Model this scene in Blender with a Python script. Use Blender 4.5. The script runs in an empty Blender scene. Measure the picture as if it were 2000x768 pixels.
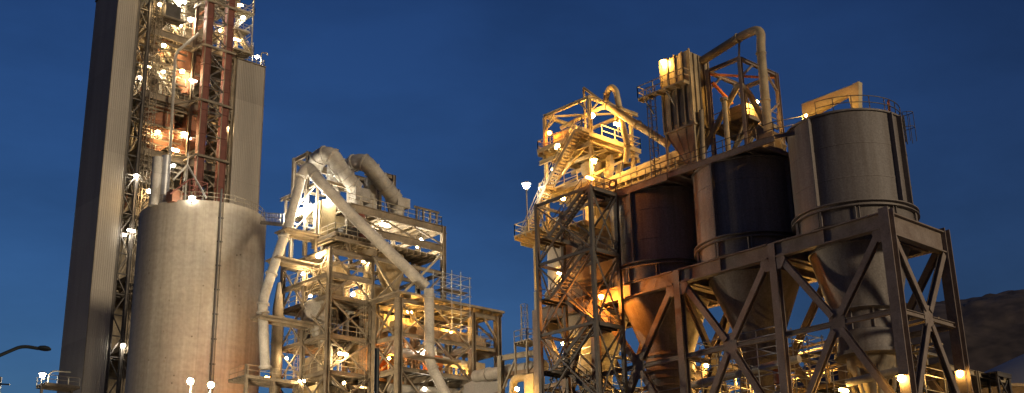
import bpy, math, random
from mathutils import Vector, Matrix
random.seed(7)
PI = math.pi
sc = bpy.context.scene
COL = sc.collection

# ------------------------------------------------------------------ camera
F, PITCH, ROLL, YAW = 2422.47, math.radians(19.349), math.radians(-1.294), math.radians(43.005)
EYE = Vector((0, 0, 1.7))
_fw = Vector((math.sin(YAW)*math.cos(PITCH), math.cos(YAW)*math.cos(PITCH), math.sin(PITCH)))
_r = Vector((math.cos(YAW), -math.sin(YAW), 0)); _u = _r.cross(_fw)
_c, _s = math.cos(ROLL), math.sin(ROLL)
CX = _c*_r + _s*_u; CY = -_s*_r + _c*_u
cam = bpy.data.cameras.new('camera'); cam.sensor_width = 36; cam.lens = 36*F/2000
cam.clip_start = 0.5; cam.clip_end = 6000
camo = bpy.data.objects.new('camera', cam); COL.objects.link(camo)
camo.matrix_world = Matrix(((CX.x, CY.x, -_fw.x, 0), (CX.y, CY.y, -_fw.y, 0), (CX.z, CY.z, -_fw.z, 1.7), (0, 0, 0, 1)))
sc.camera = camo

# ------------------------------------------------------------------ sky at dusk (sun just below the horizon)
w = bpy.data.worlds.new('World'); sc.world = w; w.use_nodes = True
nt = w.node_tree; bg = nt.nodes['Background']
sky = nt.nodes.new('ShaderNodeTexSky'); sky.sky_type = 'NISHITA'; sky.sun_disc = False
sky.sun_elevation = math.radians(-2.5); sky.sun_rotation = math.radians(5)
sky.air_density = 1.0; sky.dust_density = 1.0; sky.ozone_density = 3.0
hs = nt.nodes.new('ShaderNodeHueSaturation'); hs.inputs['Saturation'].default_value = 1.09
nt.links.new(sky.outputs[0], hs.inputs['Color']); tn = nt.nodes.new('ShaderNodeMix'); tn.data_type = 'RGBA'; tn.blend_type = 'MULTIPLY'; tn.inputs['Factor'].default_value = 1; tn.inputs[7].default_value = (0.86, 1.13, 1.0, 1)
nt.links.new(hs.outputs[0], tn.inputs[6]); 
tc = nt.nodes.new('ShaderNodeTexCoord'); cm = nt.nodes.new('ShaderNodeMapping'); cm.inputs['Scale'].default_value = (1.0, 1.6, 3.2); cm.inputs['Rotation'].default_value = (0.3, 0.5, 0.2); cm.inputs['Location'].default_value = (1.257, -4.345, -4.868)
cn_ = nt.nodes.new('ShaderNodeTexNoise'); cn_.inputs['Scale'].default_value = 2.3; cn_.inputs['Detail'].default_value = 7; cn_.inputs['Roughness'].default_value = 0.55
cr = nt.nodes.new('ShaderNodeMapRange'); cr.inputs[1].default_value = 0.3; cr.inputs[2].default_value = 0.7; cr.inputs[3].default_value = 0.74; cr.inputs[4].default_value = 1.28
nt.links.new(tc.outputs['Generated'], cm.inputs['Vector']); nt.links.new(cm.outputs[0], cn_.inputs['Vector']); nt.links.new(cn_.outputs['Fac'], cr.inputs[0])
cl = nt.nodes.new('ShaderNodeMix'); cl.data_type = 'RGBA'; cl.blend_type = 'MULTIPLY'; cl.inputs['Factor'].default_value = 1
nt.links.new(tn.outputs[2], cl.inputs[6]); nt.links.new(cr.outputs[0], cl.inputs[7]); nt.links.new(cl.outputs[2], bg.inputs['Color'])
bg.inputs['Strength'].default_value = 0.108
# added warm fill for unseen plant glow, low behind the camera, to its right
sun = bpy.data.lights.new('plant_glow_fill', 'SUN'); sun.energy = 0.2; sun.angle = math.radians(7); sun.color = (1.0, 0.79, 0.52)
suno = bpy.data.objects.new('plant_glow_fill', sun); COL.objects.link(suno)
suno.rotation_euler = Vector((-0.06, 1.0, -0.2)).to_track_quat('-Z', 'Y').to_euler()
sc.view_settings.view_transform = 'Standard'; sc.view_settings.look = 'None'
sc.view_settings.exposure = 3.0;   # a long dusk exposure
sc.view_settings.look = 'None'; sc.view_settings.gamma = 1; sc.view_settings.use_curve_mapping = False
cy = sc.cycles
cy.use_denoising = True; cy.use_light_tree = True; cy.max_bounces = 5; cy.diffuse_bounces = 3
cy.glossy_bounces = 2; cy.transmission_bounces = 2; cy.sample_clamp_indirect = 4.0; cy.use_adaptive_sampling = False

# ------------------------------------------------------------------ helpers
def ray(x, y): return CX*((x-1000)/F) - CY*((y-384)/F) + _fw
def P(x, y, X=None, Y=None, Z=None, D=None):
    """point on the line of sight through photo pixel (x, y) that lies on a known plane or ground distance"""
    d = ray(x, y)
    if X is not None: t = X/d.x
    elif Y is not None: t = Y/d.y
    elif Z is not None: t = (Z-1.7)/d.z
    else: t = D/math.hypot(d.x, d.y)
    return EYE + d*t
V3 = Vector

class MB:
    def __init__(s): s.v = []; s.f = []; s.sm = False
    def box(s, x0, x1, y0, y1, z0, z1):
        n = len(s.v); s.v += [(x, y, z) for z in (z0, z1) for y in (y0, y1) for x in (x0, x1)]
        s.f += [tuple(n+i for i in q) for q in ((0,2,3,1),(4,5,7,6),(0,1,5,4),(2,6,7,3),(0,4,6,2),(1,3,7,5))]
        return s
    def _frame(s, a, b):
        d = (b-a).normalized()
        up = V3((0,0,1)) if abs(d.z) < 0.95 else V3((0,1,0))
        r = d.cross(up).normalized(); u = r.cross(d).normalized()
        return d, r, u
    def bar(s, a, b, wd, ht=None):
        a, b = V3(a), V3(b); ht = ht or wd
        if (b-a).length < 1e-5: return s
        d, r, u = s._frame(a, b); n = len(s.v)
        for p in (a, b):
            for i, j in ((-1,-1),(1,-1),(1,1),(-1,1)): s.v.append(tuple(p + r*(i*wd/2) + u*(j*ht/2)))
        s.f += [(n,n+1,n+2,n+3),(n+7,n+6,n+5,n+4)] + [(n+i, n+4+i, n+4+(i+1)%4, n+(i+1)%4) for i in range(4)]
        return s
    def ibeam(s, a, b, wd, ht, t=0.06, flip=False):
        """I-section: web in the vertical (or, flipped, the level) plane"""
        a, b = V3(a), V3(b); d, r, u = s._frame(a, b)
        if flip: r, u = u, r
        prof = [(-wd/2,-ht/2),(wd/2,-ht/2),(wd/2,-ht/2+t),(t/2,-ht/2+t),(t/2,ht/2-t),(wd/2,ht/2-t),(wd/2,ht/2),(-wd/2,ht/2),(-wd/2,ht/2-t),(-t/2,ht/2-t),(-t/2,-ht/2+t),(-wd/2,-ht/2+t)]
        n = len(s.v); k = len(prof)
        for p in (a, b):
            for i, j in prof: s.v.append(tuple(p + r*i + u*j))
        s.f += [(n+i, n+(i+1)%k, n+k+(i+1)%k, n+k+i) for i in range(k)]
        for o in (0, k):
            for q in ((0,1,2,11),(11,2,3,10),(10,3,4,9),(9,4,5,8),(8,5,6,7)):
                s.f.append(tuple(n+o+i for i in q))
        return s
    def tube(s, pts, r, n=12, cap=True):
        pts = [V3(p) for p in pts]; m = len(s.v); rr = r if isinstance(r, (list, tuple)) else [r]*len(pts)
        prev = None
        for i, p in enumerate(pts):
            t = (pts[min(i+1, len(pts)-1)] - pts[max(i-1, 0)]).normalized()
            if prev is None:
                a = V3((0,0,1)) if abs(t.z) < 0.9 else V3((1,0,0))
                x = t.cross(a).normalized()
            else: x = (prev - t*prev.dot(t)).normalized()
            prev = x; y = t.cross(x)
            k = 1.0
            if 0 < i < len(pts)-1:
                c = (pts[i]-pts[i-1]).normalized().dot((pts[i+1]-pts[i]).normalized())
                k = 1/max(0.6, math.sqrt(max(0.0, (1+c)/2)))
            for j in range(n):
                q = 2*PI*j/n; s.v.append(tuple(p + (x*math.cos(q) + y*math.sin(q))*rr[i]*(k if k < 1.05 else 1)))
        for i in range(len(pts)-1):
            for j in range(n): s.f.append((m+i*n+j, m+i*n+(j+1)%n, m+(i+1)*n+(j+1)%n, m+(i+1)*n+j))
        if cap:
            s.f.append(tuple(m+j for j in reversed(range(n)))); s.f.append(tuple(m+(len(pts)-1)*n+j for j in range(n)))
        s.sm = True
        return s
    def lathe(s, cx, cy_, prof, n=48, cap=False):
        m = len(s.v)
        for r, z in prof:
            for j in range(n):
                q = 2*PI*j/n; s.v.append((cx + r*math.cos(q), cy_ + r*math.sin(q), z))
        for i in range(len(prof)-1):
            for j in range(n): s.f.append((m+i*n+j, m+i*n+(j+1)%n, m+(i+1)*n+(j+1)%n, m+(i+1)*n+j))
        if cap:
            s.f.append(tuple(m+j for j in reversed(range(n)))); s.f.append(tuple(m+(len(prof)-1)*n+j for j in range(n)))
        s.sm = True
        return s
    def prism(s, poly, d):
        n = len(s.v); k = len(poly); d = V3(d)
        s.v += [tuple(V3(p)) for p in poly] + [tuple(V3(p)+d) for p in poly]
        s.f += [tuple(n+i for i in reversed(range(k))), tuple(n+k+i for i in range(k))]
        s.f += [(n+i, n+(i+1)%k, n+k+(i+1)%k, n+k+i) for i in range(k)]
        return s
    def ball(s, c, r, n=10, m=6):
        k0 = len(s.v); c = V3(c)
        for i in range(1, m):
            t = PI*i/m
            for j in range(n): s.v.append((c.x + r*math.sin(t)*math.cos(2*PI*j/n), c.y + r*math.sin(t)*math.sin(2*PI*j/n), c.z + r*math.cos(t)))
        s.v += [(c.x, c.y, c.z+r), (c.x, c.y, c.z-r)]; top = len(s.v)-2
        for i in range(m-2):
            for j in range(n): s.f.append((k0+i*n+j, k0+(i+1)*n+j, k0+(i+1)*n+(j+1)%n, k0+i*n+(j+1)%n))
        for j in range(n):
            s.f.append((top, k0+j, k0+(j+1)%n)); b = k0+(m-2)*n
            s.f.append((top+1, b+(j+1)%n, b+j))
        s.sm = True
        return s
    # fittings
    def rail(s, pts, h=1.07, t=0.055, sp=1.6, mids=1, close=False):
        pts = [V3(p) for p in pts]
        if close: pts = pts + [pts[0]]
        for a, b in zip(pts, pts[1:]):
            L = (b-a).length; k = max(1, round(L/sp))
            for i in range(k+1):
                p = a + (b-a)*(i/k); s.bar(p, p + V3((0,0,h)), t)
            for q in range(mids+1):
                z = V3((0,0,h*(q+1)/(mids+1) - t/2)); s.bar(a+z, b+z, t)
        return s
    def ladder(s, a, b, side, cage=True, wd=0.5):
        """ladder from a up to b; side = unit vector across, cage bulges along out"""
        a, b, side = V3(a), V3(b), V3(side).normalized(); out = side.cross(V3((0,0,1)))
        for k in (-1, 1): s.bar(a + side*k*wd/2, b + side*k*wd/2, 0.06)
        L = (b-a).length; n = int(L/0.4)
        for i in range(n): s.bar(a + (b-a)*((i+.5)/n) - side*wd/2, a + (b-a)*((i+.5)/n) + side*wd/2, 0.035)
        if cage:
            for i in range(max(2, int(L/0.9))):
                c = a + (b-a)*((i+1)/max(2, int(L/0.9)))
                ring = [c + side*(0.38*math.cos(q)) + out*(0.72*math.sin(q)) for q in [PI*j/6 for j in range(7)]]
                for p, q in zip(ring, ring[1:]): s.bar(p, q, 0.04)
            for j in (1, 3, 5):
                o = side*(0.38*math.cos(PI*j/6)) + out*(0.72*math.sin(PI*j/6)); s.bar(a + o + V3((0,0,2.0 if L > 4 else 0)), b + o, 0.035)
        return s
    def mesh(s, name, org=V3((0,0,0))):
        me = bpy.data.meshes.new(name)
        me.from_pydata([(x-org.x, y-org.y, z-org.z) for x, y, z in s.v], [], s.f); me.update()
        if s.sm:
            me.polygons.foreach_set('use_smooth', [True]*len(me.polygons))
            try: me.set_sharp_from_angle(angle=math.radians(40))
            except Exception: pass
        return me

def obj(name, mb, mat, parent=None, label=None, kind=None):
    org = V3((0,0,0)); p = parent
    while p is not None: org += p.location; p = p.parent
    me = mb.mesh(name, org); me.materials.append(MATS[mat])
    o = bpy.data.objects.new(name, me); COL.objects.link(o)
    if parent is not None: o.parent = parent
    if label: o['label'] = label
    if kind: o['kind'] = kind
    return o
def thing(name, label, cat, loc=(0,0,0), group=None):
    o = bpy.data.objects.new(name, None); COL.objects.link(o); o.location = loc; o.empty_display_size = 0.2
    o['label'] = label; o['category'] = cat
    if group: o['group'] = group
    return o
def tagged(o, label, cat, group=None):
    o['label'] = label; o['category'] = cat
    if group: o['group'] = group
    return o
def fillet(pts, rad, n=6):
    pts = [V3(p) for p in pts]; out = [pts[0]]
    for a, b, c in zip(pts, pts[1:], pts[2:]):
        d1 = (a-b); d2 = (c-b); r = min(rad, d1.length*0.49, d2.length*0.49)
        p, q = b + d1.normalized()*r, b + d2.normalized()*r
        for i in range(n+1):
            t = i/n; out.append(p*((1-t)**2) + b*(2*t*(1-t)) + q*(t*t))
    return out + [pts[-1]]

# ------------------------------------------------------------------ materials
MATS = {}
def mat(name, c, var=0.25, rough=0.75, metal=0.0, scale=0.6, stretch=(1,1,1), c2=None, fine=8.0, bump=0.15, fvar=0.12):
    m = bpy.data.materials.new(name); m.use_nodes = True; t = m.node_tree; b = t.nodes['Principled BSDF']
    geo = t.nodes.new('ShaderNodeNewGeometry'); mp = t.nodes.new('ShaderNodeMapping'); mp.inputs['Scale'].default_value = stretch
    t.links.new(geo.outputs['Position'], mp.inputs['Vector'])
    n1 = t.nodes.new('ShaderNodeTexNoise'); n1.inputs['Scale'].default_value = scale; n1.inputs['Detail'].default_value = 6; n1.inputs['Roughness'].default_value = 0.62
    t.links.new(mp.outputs[0], n1.inputs['Vector'])
    rp = t.nodes.new('ShaderNodeValToRGB'); rp.color_ramp.elements[0].position = 0.32; rp.color_ramp.elements[1].position = 0.68
    lo = c2 or tuple(x*(1-var) for x in c); hi = tuple(min(1, x*(1+var)) for x in c) if c2 is None else c
    rp.color_ramp.elements[0].color = (*lo, 1); rp.color_ramp.elements[1].color = (*hi, 1)
    t.links.new(n1.outputs['Fac'], rp.inputs['Fac'])
    n2 = t.nodes.new('ShaderNodeTexNoise'); n2.inputs['Scale'].default_value = fine; n2.inputs['Detail'].default_value = 4
    t.links.new(geo.outputs['Position'], n2.inputs['Vector'])
    mx = t.nodes.new('ShaderNodeMix'); mx.data_type = 'RGBA'; mx.blend_type = 'MULTIPLY'; mx.inputs['Factor'].default_value = 1
    r2 = t.nodes.new('ShaderNodeMapRange'); r2.inputs[1].default_value = 0.3; r2.inputs[2].default_value = 0.7; r2.inputs[3].default_value = 1-fvar*2; r2.inputs[4].default_value = 1.0
    t.links.new(n2.outputs['Fac'], r2.inputs[0])
    t.links.new(rp.outputs['Color'], mx.inputs[6]); t.links.new(r2.outputs[0], mx.inputs[7])
    oi = t.nodes.new('ShaderNodeObjectInfo'); r4 = t.nodes.new('ShaderNodeMapRange'); r4.inputs[3].default_value = 0.86; r4.inputs[4].default_value = 1.1
    m4 = t.nodes.new('ShaderNodeMix'); m4.data_type = 'RGBA'; m4.blend_type = 'MULTIPLY'; m4.inputs['Factor'].default_value = 1
    t.links.new(oi.outputs['Random'], r4.inputs[0]); t.links.new(mx.outputs[2], m4.inputs[6]); t.links.new(r4.outputs[0], m4.inputs[7])
    t.links.new(m4.outputs[2], b.inputs['Base Color'])
    b.inputs['Roughness'].default_value = rough; b.inputs['Metallic'].default_value = metal
    if bump:
        bp = t.nodes.new('ShaderNodeBump'); bp.inputs['Strength'].default_value = bump; bp.inputs['Distance'].default_value = 0.05
        t.links.new(n2.outputs['Fac'], bp.inputs['Height']); t.links.new(bp.outputs[0], b.inputs['Normal'])
    MATS[name] = m
    return m
mat('dusty_steel', (0.27, 0.225, 0.165), 0.4)
mat('pale_steel', (0.42, 0.37, 0.28), 0.3)
mat('frame_steel', (0.33, 0.275, 0.24), 0.4, rough=0.7, scale=0.9, c2=(0.22, 0.165, 0.135))
mat('stair_steel', (0.11, 0.098, 0.088), 0.3, rough=0.6)
mat('grating', (0.28, 0.25, 0.20), 0.3)
mat('silo_steel', (0.27, 0.245, 0.235), 0.3, rough=0.6, scale=1.1, stretch=(1.6,1.6,0.11), c2=(0.18, 0.15, 0.135), fvar=0.17)
mat('silo_pale', (0.46, 0.42, 0.36), 0.2, scale=0.5, stretch=(1,1,0.2))
mat('cream_paint', (0.60, 0.49, 0.29), 0.22, rough=0.65)
mat('cream_dirty', (0.40, 0.32, 0.20), 0.35, rough=0.7)
mat('cladding', (0.35, 0.32, 0.28), 0.16, rough=0.6, scale=0.35, stretch=(1,1,0.12), fvar=0.1)
mat('duct_steel', (0.44, 0.42, 0.385), 0.3, rough=0.6)
mat('red_paint', (0.19, 0.06, 0.042), 0.3, rough=0.65)
mat('vessel_red', (0.36, 0.16, 0.09), 0.3, rough=0.7)
mat('dark_steel', (0.09, 0.085, 0.08), 0.3)
mat('dark_post', (0.022, 0.03, 0.036), 0.2, rough=0.5)
mat('refractory', (0.34, 0.24, 0.15), 0.35)
mat('white_paint', (0.72, 0.70, 0.64), 0.1)
mat('orange_paint', (0.55, 0.16, 0.03), 0.2)
mat('galvanised', (0.48, 0.49, 0.50), 0.15, rough=0.4, metal=0.5)
mat('dome_skin', (0.36, 0.36, 0.36), 0.06, scale=0.05)
mat('gravel', (0.17, 0.15, 0.125), 0.3, scale=0.4, fine=3)
mat('rock', (0.085, 0.065, 0.052), 0.5, scale=0.02, fine=0.12, fvar=0.3, bump=0)
# concrete: slip-form streaks, lift lines, damp blotches
mat('concrete', (0.56, 0.505, 0.42), 0.2, rough=0.9, scale=0.8, stretch=(1.2,1.2,0.05), c2=(0.44, 0.39, 0.32), fine=2.2, fvar=0.1)
t = MATS['concrete'].node_tree; b = t.nodes['Principled BSDF']
lk = b.inputs['Base Color'].links[0].from_socket
g = t.nodes.new('ShaderNodeNewGeometry'); mp = t.nodes.new('ShaderNodeMapping'); mp.inputs['Scale'].default_value = (0.03, 0.03, 1)
t.links.new(g.outputs['Position'], mp.inputs['Vector'])
nz = t.nodes.new('ShaderNodeTexNoise'); nz.inputs['Scale'].default_value = 1.3; nz.inputs['Detail'].default_value = 5; t.links.new(mp.outputs[0], nz.inputs['Vector'])
r3 = t.nodes.new('ShaderNodeMapRange'); r3.inputs[1].default_value = 0.3; r3.inputs[2].default_value = 0.7; r3.inputs[3].default_value = 0.93; r3.inputs[4].default_value = 1.03
t.links.new(nz.outputs['Fac'], r3.inputs[0])
mx = t.nodes.new('ShaderNodeMix'); mx.data_type = 'RGBA'; mx.blend_type = 'MULTIPLY'; mx.inputs['Factor'].default_value = 1
t.links.new(lk, mx.inputs[6]); t.links.new(r3.outputs[0], mx.inputs[7])
sp = t.nodes.new('ShaderNodeSeparateXYZ'); t.links.new(g.outputs['Position'], sp.inputs[0])
m1 = t.nodes.new('ShaderNodeMath'); m1.operation = 'DIVIDE'; m1.inputs[1].default_value = 1.55; t.links.new(sp.outputs[2], m1.inputs[0])
m2 = t.nodes.new('ShaderNodeMath'); m2.operation = 'FRACT'; t.links.new(m1.outputs[0], m2.inputs[0])
r5 = t.nodes.new('ShaderNodeMapRange'); r5.inputs[1].default_value = 0.0; r5.inputs[2].default_value = 0.09; r5.inputs[3].default_value = 0.955; r5.inputs[4].default_value = 1.0; t.links.new(m2.outputs[0], r5.inputs[0])
mb2 = t.nodes.new('ShaderNodeMapping'); mb2.inputs['Scale'].default_value = (3.2, 3.2, 0.035); t.links.new(g.outputs['Position'], mb2.inputs['Vector'])
nr = t.nodes.new('ShaderNodeTexNoise'); nr.inputs['Scale'].default_value = 1.0; nr.inputs['Detail'].default_value = 3; t.links.new(mb2.outputs[0], nr.inputs['Vector'])
r6 = t.nodes.new('ShaderNodeMapRange'); r6.inputs[1].default_value = 0.52; r6.inputs[2].default_value = 0.72; r6.inputs[3].default_value = 1.0; r6.inputs[4].default_value = 0.85; t.links.new(nr.outputs['Fac'], r6.inputs[0])
m3 = t.nodes.new('ShaderNodeMath'); m3.operation = 'MULTIPLY'; t.links.new(r5.outputs[0], m3.inputs[0]); t.links.new(r6.outputs[0], m3.inputs[1])
mx2 = t.nodes.new('ShaderNodeMix'); mx2.data_type = 'RGBA'; mx2.blend_type = 'MULTIPLY'; mx2.inputs['Factor'].default_value = 1
t.links.new(mx.outputs[2], mx2.inputs[6]); t.links.new(m3.outputs[0], mx2.inputs[7]); t.links.new(mx2.outputs[2], b.inputs['Base Color'])

def emis(col, L):
    key = 'lit_%s_%d' % (''.join('%02x' % int(255*x) for x in col), int(L*10))
    if key not in MATS:
        m = bpy.data.materials.new(key); m.use_nodes = True; t = m.node_tree
        for n in list(t.nodes):
            if n.type == 'BSDF_PRINCIPLED': t.nodes.remove(n)
        e = t.nodes.new('ShaderNodeEmission'); e.inputs[0].default_value = (*col, 1); e.inputs[1].default_value = L
        t.links.new(e.outputs[0], t.nodes['Material Output'].inputs[0]); MATS[key] = m
    return key
WHITE, WARM, SODIUM, AMBER = (1, 0.90, 0.72), (1, 0.68, 0.32), (1, 0.53, 0.12), (1, 0.29, 0.03)
LAMPS = []
def lamp(p, power, col, label, r=0.24, stem=(0,0,-0.9), kind='flood_lamp', group=None):
    """a lit globe luminaire on a short bracket"""
    p = V3(p); s = V3(stem); r *= 0.8
    o = thing(kind, label, 'lamp', p + s, group)
    d = s.normalized(); LAMPS.append(p)
    if len(LAMPS) % 4 == 2 and 'globe' not in label:      # tube fitting under a tray
        rt, hl = r*.5, r*2.2
        obj('tube', MB().tube([p-V3((hl, 0, 0)), p+V3((hl, 0, 0))], rt, 10), emis(col, power/8/(4*PI*PI*rt*hl)), o)
        obj('tray', MB().bar(p+V3((-hl, 0, rt*1.5)), p+V3((hl, 0, rt*1.5)), rt*2.6, rt*.5), 'stair_steel', o)
        if s.length > rt*2: obj('bracket', MB().bar(p + d*rt*(1.9 if s.z > 0 else 1.05), p + s, 0.07), 'stair_steel', o)
        return o
    obj('globe', MB().ball(p, r), emis(col, power/8/(4*PI*PI*r*r)), o)
    obj('socket', MB().tube([p + d*r*1.02, p + d*(r+0.16)], r*0.45, 8), 'stair_steel', o)
    if s.z <= 0: obj('hood', MB().lathe(p.x, p.y, [(r*1.5, p.z+r*.62), (r*1.3, p.z+r*1.0), (r*.7, p.z+r*1.3), (.02, p.z+r*1.4)], 12), 'stair_steel', o)
    if s.length > r+0.2: obj('bracket', MB().bar(p + d*(r+0.17), p + s, 0.07), 'stair_steel', o)
    return o

# ------------------------------------------------------------------ shared builders
def deck(par, x0, x1, y0, y1, z, m='grating', jm='dusty_steel', sp=1.5, along='x', t=0.1, name='deck', jh=0.24):
    d = obj(name, MB().box(x0, x1, y0, y1, z-t, z), m, par)
    j = MB()
    if along == 'x':
        n = max(1, round((y1-y0)/sp))
        for i in range(n+1):
            y = y0+0.08+(y1-y0-0.16)*i/n; j.bar((x0+.02, y, z-t-jh/2-.003), (x1-.02, y, z-t-jh/2-.003), 0.12, jh)
    else:
        n = max(1, round((x1-x0)/sp))
        for i in range(n+1):
            x = x0+0.08+(x1-x0-0.16)*i/n; j.bar((x, y0+.02, z-t-jh/2-.003), (x, y1-.02, z-t-jh/2-.003), 0.12, jh)
    obj('joists', j, jm, d)
    return d
def railing(par, pts, m='pale_steel', **k): return obj('railing', MB().rail(pts, **k), m, par)
def stairs(par, a, b, wdir, wd=0.9, m='stair_steel', tm='grating', rail=True, step=0.22):
    """flight from a (low) to b (high); wdir = unit vector across the flight"""
    a, b, wv = V3(a), V3(b), V3(wdir)*wd
    fl = obj('stair_flight', MB().bar(a, b, 0.09, 0.3).bar(a+wv, b+wv, 0.09, 0.3), m, par)
    n = max(3, int(abs(b.z-a.z)/step)); run = V3((b.x-a.x, b.y-a.y, 0)).normalized()
    base = None
    for i in range(n):
        c = a + (b-a)*((i+0.5)/n)
        if base is None:
            k = MB().bar(wv*0.06, wv*0.94, 0.27, 0.05); base = k.mesh('tread'); base.materials.append(MATS[tm])
        o = bpy.data.objects.new('tread', base); COL.objects.link(o); o.parent = fl
        o.location = c - par.location
    if rail:
        r = MB()
        for o in (V3((0,0,0)), wv):
            k = max(2, round((b-a).length/1.5))
            for i in range(k+1):
                p = a+o+(b-a)*(i/k); r.bar(p, p+V3((0,0,1.05)), 0.05)
            for h in (0.55, 1.05): r.bar(a+o+V3((0,0,h)), b+o+V3((0,0,h)), 0.05)
        obj('handrail', r, m, fl)
    return fl
def beam(par, a, b, wd, ht, m, name='beam', i=True, flip=False):
    mb = MB().ibeam(a, b, wd, ht, max(0.035, min(wd, ht)*0.12), flip) if i else MB().bar(a, b, wd, ht)
    return obj(name, mb, m, par)
def xbrace(par, a, b, c, d, m, t=0.16, off=(0,0,0)):
    """two crossing braces a-b and c-d, the second set aside by its own thickness"""
    o = V3(off); obj('brace', MB().bar(V3(a), V3(b), t), m, par); obj('brace', MB().bar(V3(c)+o, V3(d)+o, t), m, par)
def corrugated(axis, fixed, u0, u1, z0, z1, sgn, pitch=0.33, dep=0.035):
    """one course of trapezoid sheet; axis = direction it runs along"""
    mb = MB(); n = max(1, round((u1-u0)/pitch)); pts = []
    for i in range(n):
        a = u0+(u1-u0)*i/n; q = (u1-u0)/n
        pts += [(a, 0), (a+q*0.42, 0), (a+q*0.52, dep), (a+q*0.9, dep)]
    pts.append((u1, 0))
    for u, d in pts:
        for z in (z0, z1):
            mb.v.append((u, fixed+sgn*d, z) if axis == 'x' else (fixed+sgn*d, u, z))
    for i in range(len(pts)-1): mb.f.append((2*i, 2*i+2, 2*i+3, 2*i+1))
    return mb
# ================================================================== the ground, the hill
g = MB(); N = 40
for i in range(N+1):
    for j in range(N+1): g.v.append((-3000+6000*i/N, -3000+6000*j/N, 0))
g.f = [(i*(N+1)+j, (i+1)*(N+1)+j, (i+1)*(N+1)+j+1, i*(N+1)+j+1) for i in range(N) for j in range(N)]
obj('ground', g, 'gravel', kind='structure')
from mathutils import noise
h = MB(); NA, NR = 330, 130
for i in range(NA+1):
    az = math.radians(48 + 62*i/NA)
    for j in range(NR+1):
        d = 380 + 900*j/NR
        rise = min(1, (d-380)/430); rise = rise*rise*(3-2*rise)
        prof = 181*min(1, max(0, (math.degrees(az)-50)/9.5))**0.55 + 2*min(1, max(0, (math.degrees(az)-59)/8))
        x, y = d*math.sin(az), d*math.cos(az); p = V3((x, y, 0))
        z = (prof*1.06)*rise*(1 if d < 860 else max(0.2, 1-(d-860)/700)) + rise*(9*noise.fractal(p*0.008, 1.0, 2.1, 5) + 4*abs(noise.fractal(p*0.03+V3((9,4,2)), 1.0, 2.0, 5)) + 1.2*noise.fractal(p*0.12, 0.9, 2.0, 4))
        h.v.append((x, y, max(-3, z-2)))
h.f = [(i*(NR+1)+j, i*(NR+1)+j+1, (i+1)*(NR+1)+j+1, (i+1)*(NR+1)+j) for i in range(NA) for j in range(NR)]
h.sm = True
obj('hill', h, 'rock', kind='structure')

# ================================================================== silo support frame
X0, X1 = 73.17, 80.7
YC = [41.25, 50.6, 59.65, 68.75, 75.6]
ZG, ZS, ZL = 28.1, 21.25, 14.5
fr = thing('silo_support_frame', 'heavy brown steel braced frame carrying the row of dark silos', 'steel frame', (76.9, 41.25, 0))
for X in (X0, X1):
    sg = -1 if X == X0 else 1
    for k, Y in enumerate(YC):
        wd = 0.75 if k == 0 else 0.6
        obj('column', MB().ibeam((X, Y, 0), (X, Y, ZG+(0.25 if k == 0 else -0.02)), wd, wd, 0.07, flip=True), 'frame_steel', fr)
    for k, (a, b) in enumerate(zip(YC, YC[1:])):
        ym = (a+b)/2
        gd = obj('girder', MB().ibeam((X+sg*0.04, a+.38, ZG-0.575), (X+sg*0.04, b-.32, ZG-0.575), 0.62, 1.15, 0.09), 'frame_steel', fr)
        for q in (0.52,): obj('stiffener', MB().box(X+sg*0.04-0.24, X+sg*0.04+0.24, a+(b-a)*q-.02, a+(b-a)*q+.02, ZG-1.05, ZG-0.1), 'frame_steel', gd)
        obj('strut', MB().ibeam((X, a+.32, ZS), (X, ym-.55, ZS), 0.3, 0.36, 0.05), 'frame_steel', fr)
        obj('strut', MB().ibeam((X, ym+.55, ZS), (X, b-.32, ZS), 0.3, 0.36, 0.05), 'frame_steel', fr)
        obj('strut', MB().ibeam((X, a+.32, ZL), (X, b-.32, ZL), 0.3, 0.36, 0.05), 'frame_steel', fr)
        node = obj('gusset_plate', MB().prism([(X+sg*0.03, ym+dy, ZS+dz) for dy, dz in ((-.62,-.5),(-.28,-1.0),(.28,-1.0),(.62,-.5),(.62,.5),(.28,1.0),(-.28,1.0),(-.62,.5))], (sg*0.06, 0, 0)), 'frame_steel', fr)
        bl = MB()
        for dy, dz in ((-.35,.7),(.35,.7),(-.35,-.7),(.35,-.7)):
            for q in (-.09, .09):
                for e in (-.09, .09): bl.box(X+sg*0.09, X+sg*0.13, ym+dy+q-.035, ym+dy+q+.035, ZS+dz+e-.035, ZS+dz+e+.035)
        obj('bolts', bl, 'stair_steel', node, kind='stuff')
        for e, z0 in ((a, ZG-1.3), (b, ZG-1.3), (a, ZL+.3), (b, ZL+.3)):
            s = 1 if e == a else -1
            p, q = V3((X, e+s*0.62, z0)), V3((X, ym-s*0.3, ZS+(0.5 if z0 > ZS else -0.5)))
            obj('brace', MB().ibeam(p, q, 0.46, 0.44, 0.06, flip=True), 'frame_steel', fr)
            obj('gusset_plate', MB().prism([(X+sg*0.24, e+s*u, z0+v) for u, v in ((.33,-.05),(.5,.35),(.95,.35),(1.12,-.1),(.7,-.75),(.33,-.75))] if z0 > ZS else [(X+sg*0.24, e+s*u, z0-v) for u, v in ((.33,-.05),(.5,.35),(.95,.35),(1.12,-.1),(.7,-.75),(.33,-.75))], (sg*0.03, 0, 0)), 'frame_steel', fr)
        for z0 in (ZL-.3, 0.2):
            pass
        xbrace(fr, (X, a+.4, ZL-.3), (X, b-.4, 0.2), (X, b-.4, ZL-.3), (X, a+.4, 0.2), 'frame_steel', 0.36, (sg*0.37, 0, 0))
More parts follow.
